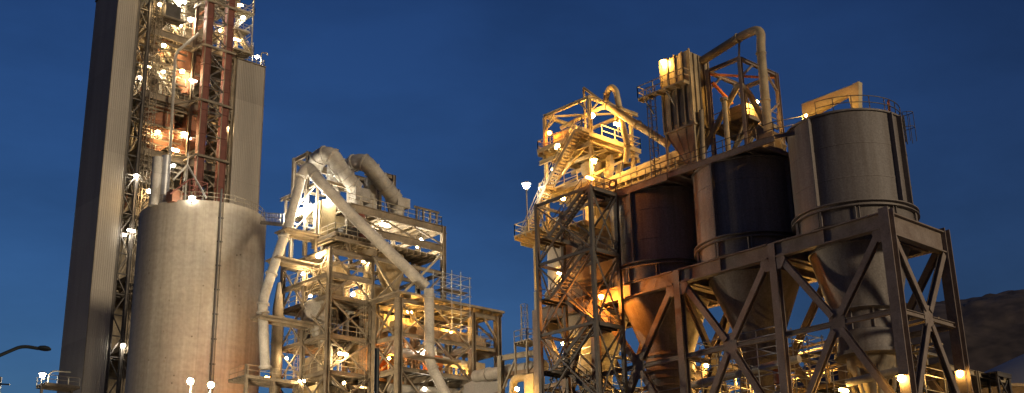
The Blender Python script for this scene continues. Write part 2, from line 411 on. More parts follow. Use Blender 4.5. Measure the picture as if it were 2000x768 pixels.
for k, Y in enumerate(YC):
    dpt = 1.6 if k in (0, 4) else 1.1
    obj('girder', MB().ibeam((X0+.4, Y, ZG-dpt/2), (X1-.36, Y, ZG-dpt/2), 0.6, dpt, 0.09), 'frame_steel', fr)
    xm = (X0+X1)/2
    if k in (0, 4, 2):
        obj('strut', MB().ibeam((X0+.36, Y, ZS), (xm-.5, Y, ZS), 0.3, 0.36, 0.05), 'frame_steel', fr)
        obj('strut', MB().ibeam((xm+.5, Y, ZS), (X1-.36, Y, ZS), 0.3, 0.36, 0.05), 'frame_steel', fr)
        obj('gusset_plate', MB().prism([(xm+dx, Y-0.03, ZS+dz) for dx, dz in ((-.55,-.5),(-.28,-.9),(.28,-.9),(.55,-.5),(.55,.5),(.28,.9),(-.28,.9),(-.55,.5))], (0, -0.06, 0)), 'frame_steel', fr)
        for s, e in ((1, X0), (-1, X1)):
            for z0, z1 in ((ZG-dpt-.1, ZS+.5), (ZL+.2, ZS-.5)):
                obj('brace', MB().ibeam((e+s*.5, Y, z0), (xm-s*.25, Y, z1), 0.42, 0.4, 0.06, flip=True), 'frame_steel', fr)
# cross joists carrying the silo rings
for k, (a, b) in enumerate(zip(YC, YC[1:])):
    ym = (a+b)/2
    for y in (a+1.2, b-1.2): obj('cross_beam', MB().ibeam((X0+.4, y, ZG-1.0), (X1-.4, y, ZG-1.0), 0.35, 0.6, 0.06), 'frame_steel', fr)

# ================================================================== the four silos of the row
def silo(cx, cy_, R, ztop, label, fins, m, outlet, rimrail):
    o = thing('steel_silo', label, 'silo', (cx, cy_, 27.0), 'silos in the braced frame')
    sh = obj('shell', MB().lathe(cx, cy_, [(R-.7, 28.12), (R, 28.15), (R, ztop), (R-.25, ztop), (0.01, ztop+.25)], 72), m, o)
    for i, z in enumerate((31.4, 33.9)): obj('weld_seam', MB().lathe(cx, cy_, [(R, z), (R+.025, z+.01), (R+.025, z+.06), (R, z+.07)], 72), m, sh)
    obj('ring_beam', MB().lathe(cx, cy_, [(R+.01, 29.2), (R+.34, 29.2), (R+.34, 29.27), (R+.05, 29.27), (R+.05, 29.52), (R+.34, 29.52), (R+.34, 29.6), (R+.01, 29.6)], 72), m, o)
    obj('rim', MB().lathe(cx, cy_, [(R+.005, ztop-.12), (R+.14, ztop-.12), (R+.14, ztop+.02), (R+.005, ztop+.02)], 72), m, o)
    for q in fins:
        q = math.radians(q); c, s_ = math.cos(q), math.sin(q); n = V3((c, s_, 0)); tn = V3((-s_, c, 0)); p = V3((cx, cy_, 0)) + n*(R+.16)
        obj('fin', MB().prism([p+n*(-.2)+tn*.06+V3((0,0,29.62)), p+n*.2+tn*.06+V3((0,0,29.62)), p+n*.2-tn*.06+V3((0,0,29.62)), p+n*(-.2)-tn*.06+V3((0,0,29.62))], (0, 0, ztop-.14-29.62)), m, o)
    for k in range(10):
        for dq in (-1.6, 1.6):
            q = math.radians(178+36*k+dq); p = V3((cx+(R+.14)*math.cos(q), cy_+(R+.14)*math.sin(q), 0))
            obj('ring_post', MB().bar(p+V3((0,0,28.12)), p+V3((0,0,29.19)), 0.11), m, o)
    rb = {'drum': 2.45, 'rings': 1.95}.get(outlet, 1.85)*R/4.2
    obj('hopper_cone', MB().lathe(cx, cy_, [(R-.69, 28.11), (R-.69, 27.0), (R-.62, 26.98), (R-.62, 26.9), (R-.7, 26.85), (rb, 22.6)], 72), m, o)
    if outlet == 'drum': rb = 1.95
    if outlet == 'rings':
        ot = obj('outlet_pipe', MB().lathe(cx, cy_, [(rb, 22.6), (rb, 21.6), (rb-.1, 20.5), (rb-.2, 17), (rb-.6, 14.5), (0.8, 13.2), (0.8, 10)], 40), m, o)
        for k in range(9): obj('band', MB().lathe(cx, cy_, [(rb-.04*k-.02, 22.5-.62*k), (rb+.14-.03*k, 22.5-.62*k), (rb+.14-.03*k, 22.36-.62*k), (rb-.04*k-.02, 22.36-.62*k)], 40), m, ot)
    elif outlet == 'drum':
        ot = obj('outlet_pipe', MB().lathe(cx, cy_, [(2.44, 22.6), (2.5, 22.5), (rb, 22.4), (rb, 21.1), (rb+.25, 21.0), (rb+.3, 20.0), (rb+.3, 19.6)], 48), m, o)
        obj('flange', MB().lathe(cx, cy_, [(rb+.2, 19.6), (rb+.55, 19.6), (rb+.55, 19.35), (rb-.2, 19.3)], 48), m, ot)
        for k in range(8):
            q = 2*PI*k/8; p = V3((cx+(rb+.02)*math.cos(q), cy_+(rb+.02)*math.sin(q), 0)); obj('drum_rib', MB().bar(p+V3((0,0,22.4)), p+V3((0,0,21.1)), 0.22, 0.16), m, ot)
        obj('discharge_hopper', MB().lathe(cx, cy_, [(rb-.2, 19.3), (rb-.25, 18.6), (1.0, 17.6), (0.7, 16.6), (0.7, 12.5)], 32), 'dusty_steel', o)
        for k in range(7):
            q = 2*PI*k/7+.3; p = V3((cx+1.55*math.cos(q), cy_+1.55*math.sin(q), 0))
            obj('discharge_leg', MB().tube(fillet([p+V3((0,0,19.3)), p+V3((0,0,17.4)), V3((cx+.8*math.cos(q), cy_+.8*math.sin(q), 15.6))], .5, 4), 0.16, 8), 'dusty_steel', o)
    else:
        obj('outlet_pipe', MB().lathe(cx, cy_, [(rb, 22.6), (rb*.75, 20.6), (0.75, 18.8), (0.75, 14.5)], 40), m, o)
    if rimrail:
        pts = [V3((cx+(R-.05)*math.cos(q), cy_+(R-.05)*math.sin(q), ztop+.02)) for q in [math.radians(-175+6*i) for i in range(47)]]
        mb = MB()
        for i, p in enumerate(pts):
            if i % 3 == 0: mb.bar(p, p+V3((0,0,1.08)), 0.05)
        for z in (.55, 1.06):
            for a, b in zip(pts, pts[1:]): mb.bar(a+V3((0,0,z)), b+V3((0,0,z)), 0.05)
        obj('railing', mb, 'stair_steel', o)
        # ladder cage hanging from the rim on the far right side
        q = math.radians(-72); n = V3((math.cos(q), math.sin(q), 0)); p = V3((cx, cy_, 0))+n*(R+.16)
        obj('ladder', MB().ladder(p+V3((0,0,ztop-1.9)), p+V3((0,0,ztop+.4)), (-n.y, n.x, 0)), 'stair_steel', o)
        hb = MB()
        q = math.radians(-88); c = V3((cx+(R-.4)*math.cos(q), cy_+(R-.4)*math.sin(q), ztop+.75))
        n = V3((math.cos(q+.5), math.sin(q+.5), 0)); tn = V3((-n.y, n.x, 0))
        hb.tube([c+(tn*math.cos(a)+V3((0,0,1))*math.sin(a))*.42 for a in [2*PI*i/16 for i in range(17)]], .09, 8, False)
        obj('hose_reel', hb, 'red_paint', o)
    return o
SY = [(YC[i]+YC[i+1])/2 for i in range(4)]
silo(76.94, SY[0], 4.2, 36.5, 'rightmost big dark steel silo with a railing round its open top', [178, -100, -86, 5, 80], 'silo_steel', 'drum', True)
silo(76.94, SY[1], 4.2, 35.7, 'dark steel silo in the middle, its cone wrapped by scaffolding below', [180, -98, 5, 80], 'silo_steel', 'plain', False)
silo(76.94, SY[2], 4.2, 35.7, 'dark steel silo lit orange at its foot beside the stair tower', [-172, -98, 5, 80], 'silo_steel', 'rings', False)
silo(76.94, 72.6, 3.75, 34.6, 'pale silo half hidden behind the zigzag stair tower', [-172, 100], 'silo_pale', 'plain', False)

# ================================================================== roof walkway over silos
rw = thing('roof_walkway', 'brown roof deck with thin railing along the silo tops', 'walkway', (76.9, 58, 35.7))
deck(rw, 72.72, 81.2, 50.6, 68.2, 36.08, 'frame_steel', 'frame_steel', 1.4, 'x')
obj('edge_beam', MB().ibeam((72.6, 49.2, 35.86), (72.6, 59.5, 35.86), 0.2, 0.5, .04), 'frame_steel', rw)
obj('edge_beam', MB().ibeam((72.6, 59.6, 35.8), (72.6, 68.2, 35.8), 0.2, 0.62, .04), 'frame_steel', rw)
obj('edge_beam', MB().ibeam((73.6, 46.9, 35.95), (72.6, 49.15, 35.95), 0.18, 0.3, .04), 'frame_steel', rw)
railing(rw, [(73.4, 47.1, 36.1), (72.62, 49.2, 36.1), (72.62, 68.2, 36.1)], 'stair_steel', t=.05)
railing(rw, [(81.0, 50.6, 36.1), (81.0, 68.2, 36.1)], 'stair_steel', t=.05)
railing(rw, [(74.4, 60.6, 36.1), (74.4, 68.2, 36.1)], 'cream_dirty', t=.05)

# yellow housing on the rightmost silo
yh = thing('conveyor_housing', 'bright cream wedge-ended conveyor housing on the roof of the rightmost silo', 'conveyor', (76, 45.5, 36.7))
obj('housing', MB().prism([(75.6, 43.5, 39.25), (75.6, 48.5, 39.2), (75.6, 48.5, 38.0), (75.6, 46.8, 38.25), (75.6, 44.35, 38.7)], (.6, 0, 0)), 'cream_paint', yh)
obj('end_plate', MB().prism([(75.52, 43.42, 39.3), (75.52, 44.5, 39.15), (75.52, 44.2, 36.72), (75.52, 43.75, 36.72)], (.5, 0, 0)), 'cream_paint', yh)
obj('drive_box', MB().box(75.3, 76.3, 46.6, 47.3, 36.75, 37.75), 'cream_dirty', yh)
obj('leg', MB().bar((75.9, 48.3, 36.72), (75.9, 48.3, 37.6), .22), 'cream_paint', yh)
obj('rear_guard', MB().box(76.9, 77.0, 43.9, 47.5, 36.75, 37.5), 'dusty_steel', yh)

# ================================================================== dust filter on the roof
df = thing('dust_filter', 'tall cream bag filter box with hopper and side platform on the silo roof', 'dust filter', (74.8, 58.7, 36.1))
xa, xb, ya, yb = 73.6, 75.95, 57.25, 60.3
obj('casing', MB().box(xa, xb, ya, yb, 40.0, 46.3), 'cream_dirty', df)
for k in range(4):
    y0 = ya+.1+k*(yb-ya-.1)/4
    obj('access_panel', MB().box(xa-.09, xa-.003, y0, y0+.58, 43.7, 46.42), 'cream_paint', df)
    obj('access_panel', MB().box(xa-.06, xa-.003, y0+.06, y0+.5, 40.35, 43.3), 'dark_steel' if k in (1, 2) else 'cream_dirty', df)
for y in (57.22, 58.0, 58.78, 59.55, 60.3): obj('corner_post', MB().bar((xa-.1, y, 40.0), (xa-.1, y, 46.5), .14), 'cream_dirty', df)
for x in (74.0, 74.6, 75.3, 75.9): obj('stiffener', MB().bar((x, ya-.07, 40.05), (x, ya-.07, 46.2), .1, .12), 'dusty_steel', df)
obj('waist_band', MB().box(xa-.14, xb+.1, ya-.14, yb+.1, 39.82, 39.99), 'cream_dirty', df)
hp = MB(); n = 0
hp.v = [(xa, ya, 39.8), (xb, ya, 39.8), (xb, yb, 39.8), (xa, yb, 39.8), (74.2, 58.2, 37.1), (74.9, 58.2, 37.1), (74.9, 58.9, 37.1), (74.2, 58.9, 37.1)]
hp.f = [(0,1,5,4),(1,2,6,5),(2,3,7,6),(3,0,4,7),(4,5,6,7),(3,2,1,0)]
hop = obj('hopper', hp, 'cream_dirty', df)
for i in range(4):
    for q in (0.02, 0.36, 0.68):
        a = V3(hp.v[i])*(1-q) + V3(hp.v[(i+1) % 4])*q; b = V3(hp.v[4+i])*(1-q) + V3(hp.v[4+(i+1) % 4])*q
        obj('hopper_rib', MB().bar(a, b, .09, .12), 'cream_dirty', hop)
obj('screw_trough', MB().box(74.2, 74.9, 57.2, 60.4, 36.65, 37.09), 'dusty_steel', df)
for x in (xa, xb):
    for y in (ya+.08, yb-.08): obj('leg', MB().bar((x, y, 36.1), (x, y, 39.82), .18), 'cream_dirty', df)
deck(df, 72.7, 73.45, 57.3, 62.3, 43.55, 'cream_dirty', 'cream_dirty', 1.0, 'x', jh=.15, name='side_platform')
railing(df, [(73.4, 57.3, 43.55), (72.72, 57.3, 43.55), (72.72, 62.28, 43.55), (73.45, 62.28, 43.55)], 'cream_dirty', t=.06)
for y in (59.0, 61.3): obj('platform_bracket', MB().bar((xa-.1, y, 42.0), (72.8, y+.3, 43.2), .1), 'stair_steel', df)
obj('ladder', MB().ladder((73.3, 61.6, 36.1), (73.3, 61.6, 44.3), (1, 0, 0)), 'stair_steel', df)
for k in range(3): obj('roof_hatch', MB().tube([(74.1+.6*k, 58.6, 46.3), (74.1+.6*k, 58.6, 46.55)], .22, 10), 'cream_dirty', df)

ed = thing('exhaust_duct', 'long round duct leaving the dust filter and bending down to the roof', 'duct', (75.5, 55, 36.1))
pth = fillet([(75.2, 57.27, 45.9), (75.4, 53.2, 46.75), (75.5, 51.35, 46.75), (75.5, 51.6, 45.0), (75.5, 51.65, 36.9)], 1.1, 7)
obj('pipe', MB().tube(pth, .36, 16), 'cream_dirty', ed)
for p, d in ((V3((75.38, 53.6, 46.65)), V3((0, -1, .15))), (V3((75.5, 51.62, 44.6)), V3((0, 0, -1))), (V3((75.5, 51.64, 40.5)), V3((0, 0, -1)))):
    obj('flange', MB().tube([p-d.normalized()*.06, p+d.normalized()*.06], .43, 16), 'cream_dirty', ed)
obj('fan_box', MB().box(75.0, 76.1, 50.9, 52.2, 36.1, 37.6), 'dusty_steel', ed)
obj('support_strut', MB().bar((75.38, 53.5, 46.3), (75.1, 53.45, 44.9), .12), 'cream_dirty', ed)

hf = thing('hoist_frame', 'open rusty steel frame with crossed pipes between filter and duct', 'steel frame', (77.5, 54, 36.1))
for x in (75.0, 79.9):
    for y in (53.35, 56.6): obj('post', MB().ibeam((x, y, 36.1), (x, y, 44.8), .3, .3, .04, flip=True), 'frame_steel', hf)
for y in (53.35, 56.6):
    beam(hf, (75.2, y, 44.65), (79.7, y, 44.65), .25, .3, 'frame_steel')
    obj('brace', MB().bar((75.2, y, 43.2), (76.6, y, 44.5), .16), 'frame_steel', hf); obj('brace', MB().bar((79.7, y, 43.2), (78.4, y, 44.5), .16), 'frame_steel', hf)
for x in (75.0, 79.9): beam(hf, (x, 53.55, 44.65), (x, 56.4, 44.65), .25, .3, 'frame_steel')
obj('brace', MB().bar((75.1, 56.5, 44.4), (79.8, 53.5, 44.4), .15), 'orange_paint', hf)
obj('brace', MB().bar((75.1, 56.3, 43.6), (77.6, 56.3, 42.4), .2), 'orange_paint', hf)
obj('brace', MB().bar((75.2, 53.3, 38.0), (79.7, 53.3, 42.0), .15), 'frame_steel', hf)
deck(hf, 76.0, 79.9, 53.6, 57.6, 40.2, 'dusty_steel', 'dusty_steel', 1.0)
railing(hf, [(76.0, 57.5, 40.2), (76.0, 53.6, 40.2), (79.8, 53.6, 40.2)], 'cream_dirty', t=.06)
obj('drive_house', MB().box(76.6, 78.6, 54.3, 56.6, 40.22, 41.6), 'cream_dirty', hf)
obj('pipe', MB().tube(fillet([(74.9, 57.6, 37.9), (75.2, 55.0, 41.3), (75.0, 53.6, 42.6), (75.4, 53.0, 41.6), (76.6, 51.7, 36.9)], .5, 5), .24, 12), 'cream_dirty', hf)
obj('pipe', MB().tube([(74.6, 54.9, 36.1), (74.6, 54.9, 41.3)], .22, 12), 'cream_dirty', hf)
obj('vent_cap', MB().tube([(74.6, 54.9, 41.35), (74.6, 54.9, 41.6)], .33, 12), 'dusty_steel', hf)
obj('pipe', MB().tube([(74.0, 57.0, 36.1), (74.0, 56.8, 41.0)], .2, 10), 'dusty_steel', hf)
obj('chute', MB().prism([(75.6, 52.6, 38.9), (75.6, 53.5, 38.3), (75.6, 51.6, 36.3), (75.6, 50.9, 36.8)], (1.2, 0, 0)), 'dusty_steel', hf)
for k in range(5):
    x = 76.2+.7*k; obj('brace', MB().bar((x, 57.4, 36.2), (x+(-.6)**k*1.1, 54.2, 40.0), .16), 'cream_dirty', hf)

# ================================================================== roof conveyor towards the yellow head tower
cv = thing('roof_conveyor', 'cream enclosed conveyor running along the silo roof to the platform tower', 'conveyor', (76, 64, 36.1))
obj('hood', MB().prism([(75.6, 60.7, 38.3), (76.8, 60.7, 38.3), (76.8, 60.7, 39.1), (76.5, 60.7, 39.4), (75.9, 60.7, 39.4), (75.6, 60.7, 39.1)], (0, 9.3, -0.3)), 'cream_paint', cv)
for k in range(5): obj('hood_joint', MB().box(75.54, 76.86, 61.5+1.9*k, 61.6+1.9*k, 38.2-.06*k, 39.0), 'cream_dirty', cv)
obj('truss_chord', MB().bar((75.5, 60.7, 37.7), (75.5, 70, 37.4), .18), 'cream_paint', cv); obj('truss_chord', MB().bar((75.5, 60.7, 36.95), (75.5, 70, 36.7), .18), 'cream_paint', cv)
obj('walk_plate', MB().box(74.8, 75.4, 60.7, 70, 37.2, 37.27), 'cream_dirty', cv)
railing(cv, [(74.85, 60.7, 37.28), (74.85, 69.8, 37.28)], 'cream_paint', t=.05)
for k in range(7): obj('post', MB().bar((75.6, 61+1.4*k, 36.1), (75.6, 61+1.4*k, 38.2), .16), 'cream_paint', cv)
for k in range(6): obj('brace', MB().bar((75.5, 61+1.4*k, 36.9), (75.5, 62.4+1.4*k, 37.6), .08), 'cream_paint', cv)
rg = thing('life_ring', 'small round red and white life ring on the silo roof railing', 'life ring', (72.5, 65.4, 36.3))
q = V3((72.5, 65.4, 36.75)); obj('ring', MB().tube([q+V3((0, .38*math.cos(a), .38*math.sin(a))) for a in [2*PI*i/16 for i in range(17)]], .08, 8, False), 'red_paint', rg)

# ================================================================== yellow platform tower
ht = thing('platform_tower', 'cream platform tower with rails and stairs above the silo row', 'platform tower', (76.5, 71.3, 27))
hx0, hx1, hy0, hy1 = 73.5, 78.9, 68.6, 74.2
for x in (hx0, hx1):
    for y in (hy0, hy1): obj('post', MB().ibeam((x, y, 35.0), (x, y, 45.9), .28, .28, .04, flip=True), 'cream_paint', ht)
for y in (hy0, hy1): beam(ht, (hx0-.1, y, 46.05), (hx1+1.0, y, 46.05), .26, .3, 'cream_paint')
for x in (hx0, hx1): beam(ht, (x, hy0+.14, 46.04), (x, hy1+.1, 46.04), .24, .26, 'cream_paint')
obj('roof_brace', MB().bar((hx0+.2, hy1-.2, 46), (hx1-.2, hy0+.2, 46), .16), 'cream_paint', ht)
for s, x in ((1, hx0), (-1, hx1)):
    for y in (hy0, hy1): obj('knee_brace', MB().bar((x, y, 44.6), (x+s*1.2, y, 45.9), .13), 'cream_paint', ht)
for s, y in ((1, hy0), (-1, hy1)):
    obj('knee_brace', MB().bar((hx0, y, 44.6), (hx0, y+s*1.2, 45.9), .13), 'cream_paint', ht)
# upper deck
deck(ht, hx0-.5, hx1+.9, hy0-.3, hy1+.6, 42.6, 'cream_paint', 'cream_paint', .75, 'x', jh=.32)
for y in (hy0, hy0+1.9, hy0+3.7, hy1): beam(ht, (hx0-.4, y, 41.95), (hx1+.8, y, 41.95), .25, .4, 'cream_paint')
for x in (hx0-.35, hx0+1.8, hx0+3.7, hx1+.7): beam(ht, (x, hy0-.2, 41.5), (x, hy1+.5, 41.5), .22, .36, 'cream_paint')
railing(ht, [(hx0+1.2, hy0-.25, 42.6), (hx1+.85, hy0-.25, 42.6), (hx1+.85, hy1+.55, 42.6), (hx0-.45, hy1+.55, 42.6), (hx0-.45, hy0+1.3, 42.6)], 'cream_paint', t=.07)
obj('toe_plate', MB().box(hx0-.53, hx0-.51, hy0+.2, hy1+.6, 42.55, 42.85), 'cream_paint', ht)
obj('drive_box', MB().box(hx0+.4, hx0+1.6, hy1-2.6, hy1-.6, 42.62, 44.2), 'cream_paint', ht)
obj('motor', MB().tube([(hx0+.3, hy1-.3, 43.0), (hx0+.3, hy1+.1, 43.0)], .3, 10), 'cream_dirty', ht)
obj('tank', MB().lathe(hx1-.9, hy0+1.5, [(.01, 43.6), (.5, 43.5), (.55, 43.2), (.55, 42.62)], 20), 'cream_paint', ht)
# lower deck
deck(ht, hx0-.3, hx1+.5, hy0-.2, hy1+.8, 38.6, 'cream_paint', 'cream_paint', .9, 'y', jh=.28)
railing(ht, [(hx0+1.4, hy0-.15, 38.6), (hx1+.4, hy0-.15, 38.6)], 'cream_paint', t=.06)
railing(ht, [(hx0-.25, hy0+1.6, 38.6), (hx0-.25, hy1+.7, 38.6)], 'cream_paint', t=.06)
for y in (hy0, hy1):
    obj('brace', MB().bar((hx0+.2, y, 38.8), (hx1-.2, y, 41.7), .2), 'cream_paint', ht)
obj('brace', MB().bar((hx0, hy1-.2, 38.8), (hx0, hy0+.6, 41.6), .18), 'cream_paint', ht)
obj('hopper', MB().lathe(hx0+3.2, hy0+3.0, [(1.0, 41.3), (1.0, 40.6), (.4, 39.4), (.4, 36.2)], 20), 'cream_dirty', ht)
obj('chute', MB().bar((hx0+3.6, hy0+1, 41.6), (hx0+2.0, hy0+.4, 36.4), .55, .5), 'cream_paint', ht)
obj('chute', MB().bar((hx1-.3, hy0+1.2, 41.4), (hx0+2.4, hy0-.1, 36.6), .45, .5), 'cream_paint', ht)
deck(ht, hx0-1.0, hx1+.5, hy0+.3, hy1+2.6, 34.55, 'cream_paint', 'cream_paint', .9, 'x', jh=.3)
railing(ht, [(hx0+3, hy1+2.55, 34.55), (hx0-.95, hy1+2.55, 34.55), (hx0-.95, hy0+.35, 34.55)], 'cream_paint', t=.06)
for x in (hx0, hx1):
    for y in (hy0+.6, hy1+1.8): obj('post', MB().bar((x, y, 30.0), (x, y, 34.1), .2), 'cream_paint', ht)
obj('machine_housing', MB().box(hx0+.6, hx0+2.4, hy1-.6, hy1+1.4, 34.57, 36.3), 'cream_dirty', ht)
obj('machine_housing', MB().box(hx0+1.2, hx0+3.2, hy0+.8, hy0+2.2, 34.57, 36.9), 'cream_paint', ht)
# stair flights up its left side
sx = hx0-1.55
stairs(ht, (sx, hy1-1.4, 38.6), (sx, hy0+.4, 42.55), (1, 0, 0), .9, 'cream_dirty', 'cream_paint')
stairs(ht, (sx, hy1+1.7, 34.6), (sx, hy1-1.4, 38.5), (1, 0, 0), .9, 'cream_dirty', 'cream_paint')
deck(ht, sx-.1, hx0-.5, hy0-.6, hy0+.4, 42.6, 'cream_paint', 'cream_paint', .6, name='landing', jh=.2)
deck(ht, sx-.1, hx0-.3, hy1-1.5, hy1-.6, 38.6, 'cream_paint', 'cream_paint', .6, name='landing', jh=.2)
railing(ht, [(sx-.05, hy0+.4, 42.6), (sx-.05, hy0-.55, 42.6), (hx0-.3, hy0-.55, 42.6)], 'cream_paint', t=.06)
deck(ht, 70.9, 72.5, 72.2, 75.9, 34.5, 'cream_paint', 'cream_paint', .7, name='landing', jh=.3)
railing(ht, [(72.5, 75.85, 34.5), (70.95, 75.85, 34.5), (70.95, 72.3, 34.5)], 'cream_paint', t=.06)
# pipes of the tower
fp = thing('feed_pipe', 'long cream pipe slanting from the platform tower top to the dust filter', 'pipe', (75, 65, 41))
a, b, c = P(1140, 172, X=75.2), P(1185, 205, X=75.0), P(1304, 282, X=74.8)
obj('pipe', MB().tube([b, c], .33, 14), 'cream_paint', fp); obj('thin_pipe', MB().tube([a, b], .13, 10), 'cream_dirty', fp)
obj('flange', MB().tube([b+(c-b)*.02, b+(c-b)*.035], .42, 14), 'cream_dirty', fp)
obj('flange', MB().tube([b+(c-b)*.52, b+(c-b)*.535], .42, 14), 'cream_dirty', fp)
obj('strut', MB().bar(a, (a.x, a.y, 42.6), .15), 'cream_dirty', fp)
gp = thing('gooseneck_pipe', 'cream gooseneck pipe curling over the top of the platform tower', 'pipe', (76, 68, 42))
pts = [P(x, y, X=75.6) for x, y in ((1183, 205), (1184, 185), (1193, 168), (1203, 176), (1210, 212), (1216, 245), (1226, 285), (1222, 318))]
obj('pipe', MB().tube(fillet(pts, .7, 4), .27, 12), 'cream_paint', gp)
for i in (1, 4, 6):
    d = (pts[i+1]-pts[i]).normalized(); obj('flange', MB().tube([pts[i]-d*.06, pts[i]+d*.06], .34, 12), 'cream_dirty', gp)
cp = thing('curved_chute', 'cream curved beam pipe under the roof frame of the platform tower', 'pipe', (75, 71, 44))
obj('pipe', MB().tube(fillet([P(1096, 250, X=75.4), P(1150, 222, X=75.4), P(1180, 208, X=75.4), P(1200, 212, X=75.4), P(1206, 235, X=75.4)], .6, 5), .2, 10), 'cream_paint', cp)

# ================================================================== zigzag stair tower
st = thing('stair_tower', 'dark braced steel stair tower with zigzag flights in front of silos', 'stair tower', (71.1, 68.2, 0))
sx0, sx1, sy0, sy1 = 69.4, 72.45, 65.1, 71.4
ZR = [35.75, 30.5, 24.5, 18.5, 12.5, 6.5]
for x in (sx0, sx1):
    for y in (sy0, sy1): obj('column', MB().bar((x, y, 0), (x, y, 35.9), .3), 'stair_steel', st)
for z in ZR:
    for x in (sx0, sx1): obj('beam', MB().bar((x, sy0+.16, z), (x, sy1-.16, z), .16, .24), 'stair_steel', st)
    for y in (sy0, sy1): obj('beam', MB().bar((sx0+.16, y, z), (sx1-.16, y, z), .16, .24), 'stair_steel', st)
zz = ZR+[0.2]
for i in range(len(ZR)):
    a, b = zz[i]-.15, zz[i+1]+.15
    for x, o in ((sx0, -.14), (sx1, .14)): xbrace(st, (x, sy0+.1, a), (x, sy1-.1, b), (x, sy1-.1, a), (x, sy0+.1, b), 'stair_steel', .13, (o, 0, 0))
    for y, o in ((sy0, -.14), (sy1, .14)): xbrace(st, (sx0+.1, y, a), (sx1-.1, y, b), (sx1-.1, y, a), (sx0+.1, y, b), 'stair_steel', .11, (0, o, 0))
xs1, xs2 = sx0+.25, sx0+1.75
for i, z in enumerate(ZR):
    zf = z-2.9
    deck(st, sx0+.17, sx1-.17, sy0-.25, sy0+1.15, z, 'stair_steel', 'stair_steel', .8, name='landing', jh=.16)
    railing(st, [(sx1-.2, sy0+1.1, z), (sx1-.2, sy0-.2, z), (sx0+.2, sy0-.2, z)], 'stair_steel', t=.05)
    if zf < 1: continue
    deck(st, sx0+.17, sx1-.17, sy1-1.15, sy1+.35, zf, 'stair_steel', 'stair_steel', .8, name='landing', jh=.16)
    railing(st, [(sx0+.2, sy1-.1, zf), (sx0+.2, sy1+.3, zf), (sx1-.2, sy1+.3, zf)], 'stair_steel', t=.05)
    stairs(st, (xs1, sy1-1.15, zf), (xs1, sy0+1.15, z), (1, 0, 0), .95)
    nz_ = ZR[i+1] if i+1 < len(ZR) else 0.6
    stairs(st, (xs2, sy0+1.15, nz_), (xs2, sy1-1.15, zf), (1, 0, 0), .95)
# ================================================================== generic steel building
def steel_grid(par, xs, ys, zs, m, cw=.42, bh=.4, brace=(), skip=()):
    """columns on a grid with beams at each level; brace lists faces ('x', y) or ('y', x) that carry crossed braces"""
    for i, x in enumerate(xs):
        for j, y in enumerate(ys):
            if (i, j) in skip: continue
            obj('column', MB().ibeam((x, y, 0), (x, y, zs[0]), cw, cw, .06, flip=True), m, par)
    for z in zs:
        for j, y in enumerate(ys):
            for a, b in zip(xs, xs[1:]): beam(par, (a+cw/2+.01, y, z-bh/2-.01), (b-cw/2-.01, y, z-bh/2-.01), .26, bh, m)
        for i, x in enumerate(xs):
            for a, b in zip(ys, ys[1:]): beam(par, (x, a+cw/2+.01, z-bh/2-.01), (x, b-cw/2-.01, z-bh/2-.01), .26, bh, m)
    for ax, f in brace:
        us = xs if ax == 'x' else ys
        for a, b in zip(us, us[1:]):
            for z1, z0 in zip(zs, zs[1:]):
                q = lambda u, z: (u, f, z) if ax == 'x' else (f, u, z)
                o = (0, -.2, 0) if ax == 'x' else (-.2, 0, 0)
                xbrace(par, q(a+.2, z1-bh), q(b-.2, z0+.05), q(b-.2, z1-bh), q(a+.2, z0+.05), m, .17, o)

# ================================================================== mill building in the middle
mb_ = thing('mill_building', 'open steel mill building with lit floors, ladders and braces in the middle', 'steel building', (76, 110, 0))
mx, my = [73.14, 78.75, 84.0, 89.0], [107.47, 112.2, 116.7]
mz = [41.5, 36.3, 32.0, 28.1, 24.0, 19.0, 13.0, 7.0]
steel_grid(mb_, mx, my, mz, 'dusty_steel', .46, .42, (('x', 107.47), ('y', 73.14)), skip={(2, 0), (3, 0)})
# corrugations of life on each floor: deck, railing, machines
for z in (38.9, 36.3, 32.0, 28.1, 24.0):
    deck(mb_, 73.3, 78.6, 107.6, 116.5, z+.02, 'grating', 'dusty_steel', .8, 'y' if z in (38.9, 32.0) else 'x')
    railing(mb_, [(78.6, 107.3, z+.02), (73.0, 107.3, z+.02), (73.0, 116.6, z+.02)], 'pale_steel', t=.06)
for z in (36.3, 32.0, 28.1): deck(mb_, 78.9, 88.8, 107.6, 116.5, z+.02, 'grating', 'dusty_steel', 1.0, 'x')
for (x, y0, z0, z1) in ((73.9, 109.4, 20, 28.1), (73.9, 109.9, 28.1, 36.3), (77.8, 107.9, 24, 36.3), (74.4, 115.4, 24, 38.9)):
    obj('ladder', MB().ladder((x, y0, z0), (x, y0, z1+1.1), (1, 0, 0)), 'pale_steel', mb_)
for k, (a, b) in enumerate((((74.0, 108.6, 28.1), (77.6, 108.6, 32.0)), ((77.6, 110.2, 32.0), (74.0, 110.2, 36.3)), ((74.0, 108.6, 24.0), (77.6, 108.6, 28.1)))):
    stairs(mb_, a, b, (0, 1, 0), .85, 'dusty_steel', 'grating')
for z in (41.5, 38.9):
    beam(mb_, (73.3, 107.2, z-.55), (78.6, 107.2, z-.55), .3, .5, 'dusty_steel'); beam(mb_, (72.9, 107.7, z-.55), (72.9, 116.6, z-.55), .3, .5, 'dusty_steel')
    obj('brace', MB().bar((73.2, 107.3, z-2.2), (76.0, 107.3, z-.8), .2), 'dusty_steel', mb_)
